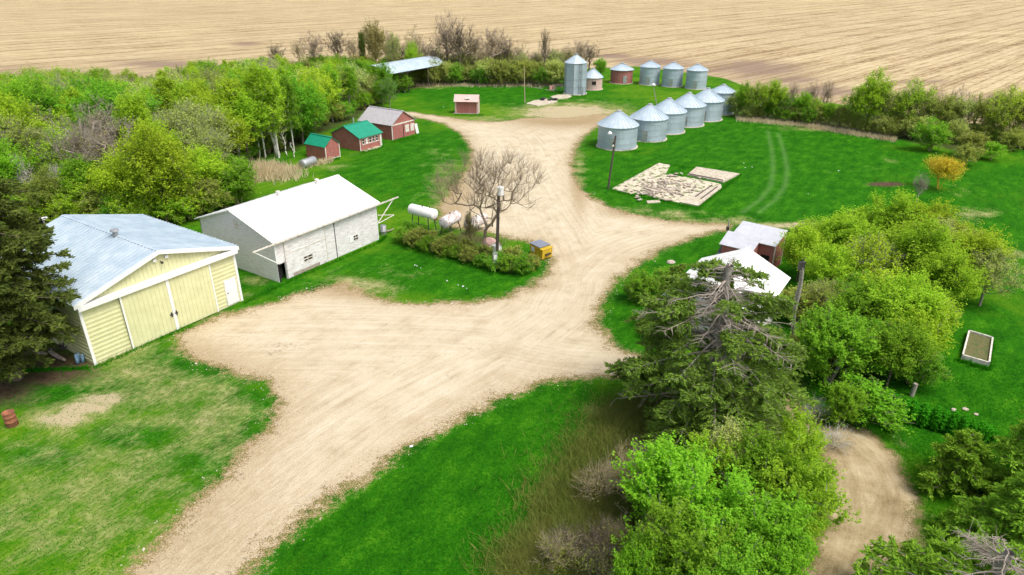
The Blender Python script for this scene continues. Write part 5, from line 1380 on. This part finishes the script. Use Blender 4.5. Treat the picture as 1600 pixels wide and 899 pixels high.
# clear pale trunks seen at the wood's edge
for i, (x, yb, yt, r_, dx, lab) in enumerate(((434, 245, 150, .17, -10, 'brightest white bare trunk at the wood edge by the reeds'), (438, 244, 195, .10, -6, 'thin white trunk touching the brightest trunk'), (376, 250, 175, .10, -3, 'slim pale trunk above the reeds, leftmost of the pale trunks'),
        (450, 243, 205, .08, -3, 'short thin pale trunk right of the brightest trunk'), (462, 246, 222, .07, -4, 'lowest pale stem near the small red hut'), (409, 245, 140, .10, -6, 'grey trunk left of the brightest white trunk'))):
    g = G(x, yb); H = HT(yb, yt)
    t = thing('birch_tree', lab, 'tree', (g[0], g[1] - .3, 0), 0)
    k = dx / 12.0
    q = [Vector((k * f * 1.0 + .1 * math.sin(f * 9 + i), 0, H * f)) for f in (0, .2, .4, .6, .8, 1)]
    mb = MB(); mb.path(q, [r_, r_ * .9, r_ * .8, r_ * .7, r_ * .55, r_ * .35], 8)
    for f_ in (3, 4, 5):
        for s_ in (-1, 1): mb.tube(q[f_ - 1], q[f_] + Vector((s_ * H * .10, RR.uniform(-.4, .4), H * .03)), r_ * .3, r_ * .1, 5)
    mb.build('trunk', 'bark_pale', t, True)
for i in range(26):
    x = -70 + i * 17.5 + RR.uniform(-6, 6); y = np.interp(x, [-70, 60, 200, 300, 380], [352, 346, 352, 345, 318]) + RR.uniform(-8, 3)
    PX('bush%d' % RR.randrange(3), x, y, y - RR.uniform(40, 70), 'leafy green bush in the thick growth right behind the two big sheds', 'bush', 'bush', 'bushes behind the two big sheds', leafm=RR.choice(['leaf_green', 'leaf_lime', 'leaf_lime', 'leaf_olive']), wide=1.3)
# dead white branches over the wood
for i, (x, y, lab) in enumerate(((50, 330, 'bleached dead tree with white branches in the wood, above the left spruce'), (105, 325, 'twisted pale dead tree in the wood above the cream shed'))):
    PX('bare%d' % i, x, y, 235 + i * 8, lab, 'tree', 'dead_tree', None, bark='bark_pale', wide=.8)

# ---- right hand belt between lawn and field
GR = 'trees of the belt between the right lawn and the field'
for i, (x, yb, yt, kk, lm) in enumerate([(1160, 183, 128, 'round0', 'leaf_green'), (1178, 186, 120, 'sparse1', 'leaf_lime'), (1205, 187, 122, 'round2', 'leaf_lime'), (1222, 190, 140, 'sparse0', 'leaf_green'), (1250, 192, 140, 'round1', 'leaf_green'),
      (1268, 194, 145, 'sparse2', 'leaf_lime'), (1290, 197, 158, 'round3', 'leaf_green'), (1330, 204, 128, 'sparse0', 'leaf_lime'), (1352, 207, 108, 'round0', 'leaf_lime'), (1372, 208, 118, 'sparse1', 'leaf_pale'), (1395, 210, 140, 'sparse2', 'leaf_lime'),
      (1418, 212, 112, 'sparse0', 'leaf_lime'), (1440, 214, 140, 'sparse1', 'leaf_olive'), (1468, 216, 145, 'round2', 'leaf_olive'), (1490, 218, 140, 'sparse2', 'leaf_pale'), (1515, 220, 138, 'sparse0', 'leaf_olive'), (1545, 222, 142, 'round0', 'leaf_pale'), (1560, 224, 122, 'sparse1', 'leaf_lime'),
      (1580, 226, 150, 'sparse2', 'leaf_olive'), (1605, 228, 146, 'round1', 'leaf_pale'), (1640, 230, 150, 'round3', 'leaf_olive'), (1680, 232, 150, 'sparse1', 'leaf_olive'), (1310, 200, 160, 'sparse1', 'leaf_pale'),
      (1190, 180, 135, 'bare0', None), (1232, 186, 118, 'bare1', None), (1262, 188, 122, 'bare2', None), (1285, 190, 118, 'bare0', None), (1405, 205, 128, 'bare1', None), (1450, 208, 130, 'bare2', None), (1480, 212, 125, 'bare0', None), (1535, 216, 135, 'bare1', None), (1585, 218, 130, 'bare2', None)]):
    bare = kk.startswith('bare')
    PX(kk, x, yb, yt, ('leafless dark tree in the belt between right lawn and field' if bare else 'loose green tree in the belt between right lawn and field'), 'tree', 'bare_tree' if bare else 'tree', GR + (' without leaves' if bare else ''),
       leafm=lm, bark='bark_brown' if not bare else 'twig_mauve', wide=RR.uniform(.85, 1.1) * (.75 if bare else 1))
for x in range(1150, 1690, 16):
    yb = np.interp(x, [1150, 1250, 1400, 1500, 1600, 1700], [184, 193, 216, 224, 232, 240]) + RR.uniform(-3, 1)
    PX('bush%d' % RR.randrange(3), x, yb, yb - RR.uniform(22, 40), 'low twiggy green bush under the trees bordering the right lawn', 'bush', 'bush', 'bushes under the right belt', leafm=RR.choice(['leaf_olive', 'leaf_green', 'leaf_pale']), wide=1.1)
for x, yb, yt, k, lm, lab in ((1452, 236, 184, 0, 'leaf_bright', 'round bright green bush standing out of the belt onto the lawn'), (1510, 246, 200, 1, 'leaf_olive', 'wide grey-green bush right of the round bright green bush'), (1505, 258, 222, 2, 'leaf_olive', 'low grey-green bush nearest the yellow willow'),
                            (1548, 250, 218, 1, 'leaf_bright', 'small vivid green bush at the corner of the belt'), (1580, 236, 200, 0, 'leaf_olive', 'dark twiggy bush at the right edge before the belt')):
    PX('bush%d' % k, x, yb, yt, lab, 'bush', 'bush', None, leafm=lm, wide=1.15)
PX('willow', 1466, 296, 240, 'golden yellow willow on the right lawn', 'tree', 'willow_tree', None, wide=1.1)
PX('bare2', 1432, 316, 268, 'mauve leafless bush in front of the golden willow', 'bush', 'bare_bush', None, bark='bark_grey', wide=1.1)

# ---- big clump on the right
for x, yb, yt, k, lm, lab in ((1245, 440, 352, 'round0', 'leaf_lime', 'yellow-green tree right behind the stepped grey roofs'), (1305, 430, 325, 'round1', 'leaf_lime', 'lime tree at the far left shoulder of the right clump'), (1385, 400, 298, 'round2', 'leaf_lime', 'lime tree at the far top of the right clump'),
        (1440, 410, 310, 'round3', 'leaf_lime', 'lime tree at the far right top of the clump'), (1345, 470, 350, 'sparse0', 'leaf_lime', 'twiggy tree with grey branches in the middle of the right clump'), (1420, 470, 340, 'round0', 'leaf_lime', 'broad lime tree in the heart of the right clump'),
        (1500, 460, 350, 'round1', 'leaf_lime', 'lime tree at the right side of the clump'), (1530, 478, 378, 'sparse1', 'leaf_pale', 'open pale green tree at the outer right edge of the clump, over shaded lawn'), (1466, 500, 385, 'round2', 'leaf_lime', 'yellow-green tree leaning over the shaded lawn'),
        (1400, 550, 425, 'round3', 'leaf_lime', 'yellow flushed tree at the front of the right clump'), (1330, 545, 440, 'round0', 'leaf_green', 'mid green tree right of the broken utility pole'), (1385, 605, 500, 'round1', 'leaf_green', 'green tree at the near foot of the right clump'),
        (1290, 600, 480, 'near0', 'leaf_green', 'fresh green bush tree between the broken pole and the right clump'), (1275, 510, 430, 'sparse2', 'leaf_olive', 'twiggy olive tree close behind the broken utility pole'), (1418, 575, 480, 'near1', 'leaf_lime', 'small bushy tree above the dark gap on the right clump'), (1290, 475, 380, 'round2', 'leaf_lime', 'lime tree just behind the broken utility pole'), (1460, 440, 335, 'sparse0', 'leaf_pale', 'pale open tree inside the right clump')):
    PX(k, x, yb, yt, lab, 'tree', 'tree', None, leafm=lm, wide=1.22)
for i, (x, yb, yt, k, lm) in enumerate([(1265, 400, 345, 'bush0', 'leaf_lime'), (1290, 395, 335, 'bush1', 'leaf_lime'), (1340, 385, 318, 'bush2', 'leaf_lime'), (1410, 440, 345, 'bush0', 'leaf_lime'), (1470, 420, 340, 'bush1', 'leaf_olive'), (1330, 500, 420, 'bush2', 'leaf_green'),
      (1360, 580, 500, 'bush0', 'leaf_green'), (1300, 560, 490, 'bush1', 'leaf_green'), (1260, 580, 520, 'bush2', 'leaf_olive'), (1375, 510, 420, 'bush1', 'leaf_lime'), (1440, 530, 450, 'bush2', 'leaf_lime'), (1510, 430, 360, 'bush0', 'leaf_olive'), (1250, 500, 440, 'bush1', 'leaf_olive'), (1420, 600, 540, 'bush0', 'leaf_green')]):
    PX(k, x, yb, yt, 'leafy bush filling a gap between the trees of the right clump', 'bush', 'bush', 'bushes filling the right clump', leafm=lm, wide=1.35)
for i, (x, yb, yt) in enumerate(((1216, 395, 360), (1205, 402, 375))):
    PX('lowbush', x, yb, yt, ('rust coloured bush by the wall of the red stepped-roof shed', 'small rusty leaved bush next to the larger rusty one')[i], 'bush', 'bush', None, leafm='leaf_rust', wide=.9)

# ---- clump of fresh bushes in the right foreground
FG = [(1040, 830, 690, 'near0', 'leaf_bright', 1.0, 'fresh green bush at the left of the foreground thicket'), (1112, 890, 750, 'near1', 'leaf_bright', 1.0, 'broad bright green bush in the middle of the foreground thicket'), (1180, 920, 775, 'near0', 'leaf_bright', .95, 'bright green bush near the bottom, between thicket middle and dirt drive'),
      (1238, 850, 715, 'near1', 'leaf_lime', .8, 'yellow-green bush along the dirt drive'), (1175, 800, 675, 'near0', 'leaf_green', .9, 'mid green bush in the back of the foreground thicket'), (1095, 780, 685, 'near1', 'leaf_lime', .8, 'small lime bush before the broken spruce'),
      (1232, 745, 650, 'near1', 'leaf_lime', .8, 'lime bush at the top of the dirt drive'), (1045, 950, 805, 'near1', 'leaf_green', .9, 'leafy green bush at the bottom edge beside the dry brush'), (990, 960, 835, 'near0', 'leaf_bright', .6, 'small vivid sapling bush at the bottom edge'), (1190, 965, 840, 'near0', 'leaf_bright', .7, 'green bush at the bottom edge touching the dirt drive'),
      (1310, 665, 595, 'near0', 'leaf_green', .85, 'green bush above the bend of the dirt drive'), (1355, 655, 606, 'lowbush', 'leaf_bright', 1.3, 'low vivid green bush at the left end of the clipped hedge'), (1125, 985, 850, 'near0', 'leaf_green', .95, 'dark green bush at the bottom edge, middle of the thicket')]
for x, yb, yt, k, lm, w_, lab in FG:
    PX(k, x, yb, yt, lab, 'bush', 'bush', None, leafm=lm, wide=w_ * 1.15)
for x, yb, yt, k, lab in ((1135, 770, 648, 'sparse0', 'pale budding small tree at the feet of the broken spruce'), (1180, 735, 640, 'sparse1', 'thin pale green sapling right of the broken spruce trunk')):
    PX(k, x, yb, yt, lab, 'tree', 'sapling', None, leafm='leaf_pale', wide=1.0)
for i, (x, y, h_) in enumerate(((1075, 800, 3.2), (1160, 860, 3.4), (1210, 800, 3.0), (1020, 870, 2.6), (1195, 705, 2.6))):
    plant('sparse%d' % (i % 3), G(x, y), h_, 'thin half-leafed sapling standing up through the foreground thicket', 'tree', 'sapling', 'saplings in the foreground thicket', leafm=('leaf_bright', 'leaf_pale')[i % 2], bark='bark_dead', wide=.9)
# dry brush
GS = 'leafless brush at the edge of the front lawn'
for i in range(14):
    f = RR.random(); g_ = RR.random()
    y = 680 + f * 300; xl = np.interp(y, [680, 760, 900, 980], [975, 930, 840, 800]); xr = np.interp(y, [680, 760, 900, 980], [1010, 1010, 1020, 1020])
    x = xl + (xr - xl) * g_ + 10
    g = G(x, y)
    plant('scrub%d' % (i % 2), g, RR.uniform(.9, 2.0), 'tangled grey leafless brush between the front lawn and the green thicket', 'brush', 'brush', GS, bark=RR.choice(['twig_tan', 'bark_brown', 'bark_brown', 'bark_dead']), wide=1.0)
for x, y, lab in ((1275, 655, 'heap of pale dead branches beyond the bend of the dirt drive'), (1302, 700, 'small pale dead branch on the left verge of the dirt drive')):
    plant('scrub0', G(x, y), 1.1, lab, 'dead branches', 'brush', None, bark='bark_pale', wide=1.2)

# ---- hedge by the tanks: low bushes one after another
HG = [(630, 378), (648, 384), (668, 391), (690, 397), (712, 403), (733, 410), (755, 416), (778, 421), (798, 425), (816, 426), (830, 421), (795, 412), (642, 370), (700, 390), (725, 400), (665, 380), (760, 408)]
for i, (x, y) in enumerate(HG):
    PX('lowbush', x, y, y - RR.uniform(18, 27), 'low green hedge bush in front of the tanks and bare tree', 'bush', 'bush', 'hedge bushes in front of the tanks', leafm=RR.choice(['leaf_green', 'leaf_green', 'leaf_olive']), wide=1.15)
PX('bush0', 1002, 474, 422, 'dark green round bush at the gravel edge left of the broken spruce', 'bush', 'bush', None, leafm='leaf_green', wide=.95)
PX('bush2', 1040, 470, 415, 'dark olive bush wedged between round bush and white roofed house', 'bush', 'bush', None, leafm='needle_fresh', wide=1.0)
PX('bush1', 985, 468, 440, 'small dark green bush on the gravel side of the round bush', 'bush', 'bush', None, leafm='leaf_green', wide=1.0)

# ---- bare spreading tree by the yard pole
make_tree('spread', 99, 10, (5.2, 4.0, 3.4), (0.5, 0, 6.6), 170, 1600, 0.06, 'leaf_bud', 'bark_brown', 2.6, shell=.7, lean=(.7, 0), twigs=10, twigl=1.35, twigr=.0075, wob=.32, r0=.013, lobes=4)
PX('spread', 748, 404, 226, 'wide spreading bare tree beside the white headed yard pole', 'tree', 'bare_tree', None, bark='bark_spread', rot=0.0, wide=1.08)
PX('sparse1', 735, 392, 320, 'spindly bare sapling between the rusty tanks and the wide bare tree', 'tree', 'sapling', None, leafm='leaf_bud', bark='bark_brown', wide=.45)

# ---- conifers
def conifer(name, label, x, yb, H, rbase, seed, leafm, whorls=26, top=0.0, dead=None, prof=None, lean=(0, 0), r_tr=.28, needles=46000, nl=.34, loc=None, rise=0.1, droop=.22, zlow=.4, inner=.25):
    rng = np.random.default_rng(seed)
    g = G(x, yb) if loc is None else loc
    t = thing(name, label, 'spruce tree', (g[0], g[1], 0))
    Hf = H
    n = 14; q = [np.array([lean[0] * f + .05 * math.sin(f * 20), lean[1] * f, H * f]) for f in np.linspace(0, 1, n)]
    rt = [r_tr * (1 - .9 * f * (1 - top)) for f in np.linspace(0, 1, n)]
    V1, F1 = tubes_np([(q[i], q[i + 1], rt[i], rt[i + 1]) for i in range(n - 1)], 12)
    segs = []; cents = []; dirs = []; deadsegs = []
    for w_ in range(whorls):
        z = zlow + (H - zlow - .15) * (w_ / (whorls - 1)) ** 0.95
        f = z / H
        R = prof(f) * rbase if prof else rbase * (1 - f) ** 0.8 + .15
        nb = rng.integers(5, 8)
        for b_ in range(nb):
            a = rng.uniform(0, 2 * np.pi); L = R * rng.uniform(.7, 1.12)
            d = np.array([math.cos(a), math.sin(a), 0])
            base = np.array([lean[0] * f, lean[1] * f, z + rng.uniform(-.15, .15)])
            isdead = dead is not None and dead(f, a, rng)
            k = 6; pts_ = []
            for i in range(k + 1):
                s_ = i / k
                zz = rise * L * s_ - droop * L * s_ ** 1.6 + .10 * L * max(0, s_ - .7)
                pts_.append(base + d * L * s_ + np.array([0, 0, zz]) + rng.normal(size=3) * .04 * s_)
            r0 = .018 + .010 * L
            for i in range(k): (deadsegs if isdead else segs).append((pts_[i], pts_[i + 1], r0 * (1 - i / k) + .008, r0 * (1 - (i + 1) / k) + .008))
            side = np.array([-d[1], d[0], 0])
            nsub = int(4 + L * 4)
            for j in range(nsub):
                s_ = rng.uniform(inner, 1.0) if not isdead else rng.uniform(.3, 1)
                i = min(k - 1, int(s_ * k)); p = pts_[i] + (pts_[i + 1] - pts_[i]) * (s_ * k - i)
                sl_ = (1 - s_ * .65) * L * rng.uniform(.18, .34) + .12
                sd_ = side * rng.choice([-1, 1]) + d * .75 + np.array([0, 0, rng.uniform(-.35, .05)]); sd_ /= np.linalg.norm(sd_)
                e = p + sd_ * sl_
                (deadsegs if isdead else segs).append((p, e, .012, .006))
                if isdead:
                    if rng.random() < .5: deadsegs.append((p + (e - p) * .5, e + rng.normal(size=3) * .2, .008, .004))
                    continue
                m_ = max(2, int(sl_ / .085))
                for q_ in range(m_):
                    cents.append(p + sd_ * sl_ * (q_ + .5) / m_); dirs.append(sd_)
            if not isdead:
                for q_ in range(4): cents.append(pts_[-1] - (pts_[-1] - pts_[-2]) * q_ * .3); dirs.append((pts_[-1] - pts_[-2]) / (np.linalg.norm(pts_[-1] - pts_[-2]) + 1e-9))
    VS, FS = tubes_np(segs, 4)
    o = npmesh('trunk', np.concatenate([V1, VS]), np.concatenate([F1, FS + len(V1)]), 'bark_grey' if top else 'bark_brown', t)
    if deadsegs:
        VD, FD = tubes_np(deadsegs, 5); npmesh('dead_branch', VD, FD, 'bark_dead', t)
    C_ = np.array(cents); D_ = np.array(dirs)
    k = max(1, needles // len(C_)); C_ = np.repeat(C_, k, 0); D_ = np.repeat(D_, k, 0)
    D_ = D_ + rng.normal(size=D_.shape) * .45 + np.array([0, 0, .12]); D_ /= np.linalg.norm(D_, axis=1, keepdims=True)
    C_ = C_ + rng.normal(size=C_.shape) * .05
    m_ = len(C_); nr = rng.normal(size=(m_, 3)); nr[:, 2] += .8; sdv = np.cross(D_, nr); sdv /= np.linalg.norm(sdv, axis=1, keepdims=True)
    L_ = nl * rng.uniform(.6, 1.15, m_)[:, None]; wv = sdv * L_ * .16
    V = np.stack([C_ - D_ * L_ * .3, C_ - wv + D_ * L_ * .2, C_ + D_ * L_ * .7, C_ + wv + D_ * L_ * .2], 1).reshape(-1, 3)
    npmesh('crown', V, np.arange(m_ * 4).reshape(-1, 4), leafm, t)
    return t
conifer('spruce_tree', 'tall dark full spruce at the left edge beside the cream shed', 28, 592, 13.6, 4.3, 5, 'needle_dark', 42, prof=lambda f: np.interp(f, [0, .1, .18, .35, .7, .88, 1], [.3, .5, .8, .98, .95, .76, .22]), needles=110000, r_tr=.3, droop=.2, zlow=1.6)
def dead_c(f, a, rng):
    if f > .62: return rng.random() < (.36 if math.sin(a) < .2 else .15)
    return rng.random() < .10
def prof_c(f):
    return np.interp(f, [0, .12, .3, .5, .7, .85, 1], [.72, .95, 1.0, .88, .80, .62, .22])
conifer('broken_spruce', 'big ragged spruce with a snapped bare top and grey dead branches', 1103, 655, 9.5, 5.2, 8, 'needle', 34, top=.55, dead=dead_c, prof=prof_c, needles=80000, r_tr=.34, rise=.22, droop=.30, inner=.42, nl=.3)
conifer('spruce_tree', 'younger dark spruce behind the broken one, before the white roofed house', 1050, 520, 5.2, 2.4, 18, 'needle', 16, needles=16000, r_tr=.14)
def dead_r(f, a, rng): return f > .82
conifer('cut_spruce', 'light green spruce with a sawn off top at the bottom right corner', 0, 0, 5.4, 3.9, 12, 'needle_fresh', 20, top=.6, dead=dead_r, prof=lambda f: np.interp(f, [0, .3, .6, .85, 1], [1, 1, .9, .5, .12]), needles=60000, r_tr=.24, loc=G(1505, 1030), nl=.26, rise=.15, droop=.2)
conifer('spruce_tree', 'light green spruce at the right edge behind the one with the sawn top', 0, 0, 7.0, 4.0, 14, 'needle_fresh', 24, prof=lambda f: (1 - f) ** .7, needles=50000, r_tr=.2, loc=G(1640, 790), nl=.26, rise=.15, droop=.2)
conifer('spruce_tree', 'light green spruce filling the right edge between hedge end and sawn spruce', 0, 0, 5.0, 3.0, 16, 'needle_fresh', 20, prof=lambda f: (1 - f) ** .7, needles=34000, r_tr=.16, loc=G(1575, 880), nl=.24, rise=.15, droop=.2)
conifer('spruce_tree', 'small light green spruce by the right verge of the dirt drive', 0, 0, 3.2, 2.4, 15, 'needle_fresh', 14, prof=lambda f: (1 - f) ** .7, needles=18000, r_tr=.12, loc=G(1490, 760), nl=.22, rise=.15, droop=.15)

# ---- clipped hedge, right
rng = np.random.default_rng(5)
line = [Vector(G(*p)) for p in ((1372, 640), (1420, 655), (1470, 668), (1515, 683), (1545, 700))]
t = thing('hedge', 'vivid green clipped hedge across the right lawn', 'hedge', tuple(line[0]))
cs = []; tw = []
tot = sum((line[i + 1] - line[i]).length for i in range(4))
for i in range(4):
    a, b_ = np.array(line[i] - line[0]), np.array(line[i + 1] - line[0]); L = np.linalg.norm(b_ - a); d = (b_ - a) / L; s_ = np.array([-d[1], d[0], 0])
    n_ = int(14000 * L / tot)
    f = rng.uniform(0, 1, n_); ang = rng.uniform(0, np.pi, n_); rr_ = rng.uniform(.75, 1.05, n_) * (1 + .12 * np.sin(f * 17 + i))
    cs.append(a + (b_ - a) * f[:, None] + s_ * (np.cos(ang) * .62 * rr_)[:, None] + np.array([0, 0, 1]) * (np.sin(ang) ** .6 * 1.05 * rr_)[:, None])
    for k in range(int(L * 9)):
        p = a + (b_ - a) * rng.random() + s_ * rng.uniform(-.3, .3); tw.append((p, p + np.array([rng.normal() * .15, rng.normal() * .15, .9]), .015, .006))
cs = np.concatenate(cs)
V, F = leaves_np(rng, cs, .085, 1.8); npmesh('foliage', V, F, 'leaf_hedge', t)
V, F = tubes_np(tw, 4); npmesh('stems', V, F, 'bark_brown', t)

# ---- grasses
def blades(name, pts_, hmin, hmax, mat, seed, w=.03, lean=.35):
    rng = np.random.default_rng(seed); P_ = np.asarray(pts_); m_ = len(P_)
    h_ = rng.uniform(hmin, hmax, m_)[:, None]; d = np.concatenate([rng.normal(size=(m_, 2)) * lean, np.ones((m_, 1))], 1) * h_
    a = rng.uniform(0, 6.28, m_); s_ = np.stack([np.cos(a), np.sin(a), np.zeros(m_)], 1) * w
    V = np.stack([P_ - s_, P_ + s_, P_ + d], 1).reshape(-1, 3)
    o = npmesh(name, V, np.arange(m_ * 3).reshape(-1, 3), mat, None, 'stuff'); return o
def scatter_px(n, boxes, seed):
    rng = np.random.default_rng(seed); out = []
    for (cx, cy, rx, ry, w_) in boxes:
        k = int(n * w_); u_ = rng.normal(size=(k, 2)) * .5
        for a, b_ in u_: out.append(G(cx + a * rx, cy + b_ * ry))
    return out
blades('reeds', scatter_px(5200, [(412, 270, 36, 9, .8), (428, 276, 40, 8, .2)], 1), .4, 1.3, 'straw', 1, .06, .25)
blades('tall_grass', scatter_px(70000, [(950, 720, 70, 70, .2), (900, 810, 80, 90, .25), (860, 880, 90, 50, .2), (960, 860, 90, 80, .2), (1010, 650, 80, 30, .15)], 2), .15, .6, 'tall_grass', 2, .014, .6)
# unmown fringe along walls and under trees
fr = []
rng = np.random.default_rng(6)
for a, b_, n_ in [((380, 474), (437, 446), 250), ((437, 445), (592, 378), 800), ((592, 378), (604, 368), 300), ((0, 580), (140, 575), 1200), ((148, 574), (300, 508), 500), ((956, 298), (1090, 325), 1200), ((956, 295), (1030, 254), 700), ((1090, 325), (1157, 273), 800), ((1030, 254), (1157, 273), 700),
               ((563, 239), (598, 228), 500), ((510, 253), (531, 246), 400), ((612, 222), (652, 212), 500), ((937, 232), (1000, 236), 700), ((1000, 222), (1035, 220), 500), ((1495, 562), (1546, 577), 500), ((1552, 532), (1546, 577), 300), ((710, 179), (755, 179), 500), ((884, 149), (916, 150), 400)]:
    for f in rng.random(n_):
        px = a[0] + (b_[0] - a[0]) * f; py = a[1] + (b_[1] - a[1]) * f + abs(rng.normal()) * 2.0
        fr.append(G(px + rng.normal() * 1.5, py))
blades('long_grass', fr, .10, .30, 'lawn_grass', 3, .02, .5)
be = []
for a, b_, n_ in [((1150, 187), (1250, 196), 1500), ((1250, 196), (1400, 220), 2500), ((650, 134), (880, 134), 2500), ((395, 285), (470, 262), 1200), ((470, 262), (520, 252), 600)]:
    for f in rng.random(n_): be.append(G(a[0] + (b_[0] - a[0]) * f, a[1] + (b_[1] - a[1]) * f + rng.normal() * 1.5))
blades('dry_grass', be, .3, .7, 'straw', 4, .04, .5)
# tufts through the near lawns so that the grass has a pile
tl = []
rng = np.random.default_rng(16)
for _ in range(150000):
    y = 560 + 400 * rng.random(); x = rng.uniform(-60, 1660); tl.append((x, y))
tl = np.array(tl); k_ = (CAMH) / (_s + (tl[:, 1] - 449.5) / FPX * _c)
tp = np.stack([(tl[:, 0] - 800) / FPX * k_, k_ * (_c - (tl[:, 1] - 449.5) / FPX * _s), np.zeros(len(tl))], 1)
mk = (sdf(tp[:, :2], gp) < -.9) & (sdf(tp[:, :2], dp) < -.5) & (sdf(tp[:, :2], W2([(380, 471), (148, 571), (-60, 470), (-60, 440), (300, 400)])) < 0)
# only where the lawn is lush: less on the worn left side
mk &= (tl[:, 0] > 420) | (rng.random(len(tl)) < .35)
blades('lawn_tufts', tp[mk], .03, .10, 'lawn_grass', 5, .02, .8)
# stones on the gravel edges and scattered on the yard
rs = np.random.default_rng(8); pl_ = []
ring = gp
for i in range(len(ring)):
    a, b_ = ring[i], ring[(i + 1) % len(ring)]; L = np.linalg.norm(b_ - a)
    if a[1] < 20: continue
    for _ in range(int(min(L, 20) * 6)): pl_.append(a + (b_ - a) * rs.random() + rs.normal(size=2) * .45)
for _ in range(1500):
    p = np.array([rs.uniform(-20, 14), rs.uniform(22, 75)])
    pl_.append(p)
pl_ = np.array(pl_); pl_ = pl_[sdf(pl_, gp) > -1.1]
s_ = rs.uniform(.015, .05, len(pl_)) * (1 + (rs.random(len(pl_)) < .04) * 1.2)
base_ = np.array([[1, 0, 0], [0, 1, 0], [-1, 0, 0], [0, -1, 0], [0, 0, .8]], float)
rot = rs.uniform(0, 6.28, len(pl_)); ca, sa = np.cos(rot), np.sin(rot)
V = np.zeros((len(pl_), 5, 3))
for k in range(5):
    bx, by, bz = base_[k] * np.array([1.25, .8, 1])
    V[:, k, 0] = pl_[:, 0] + (bx * ca - by * sa) * s_; V[:, k, 1] = pl_[:, 1] + (bx * sa + by * ca) * s_; V[:, k, 2] = bz * s_ + .002
F = np.array([[0, 1, 4], [1, 2, 4], [2, 3, 4], [3, 0, 4]])
F = (np.arange(len(pl_))[:, None, None] * 5 + F).reshape(-1, 3)
npmesh('stones', V.reshape(-1, 3), F, 'stone', None, 'stuff')
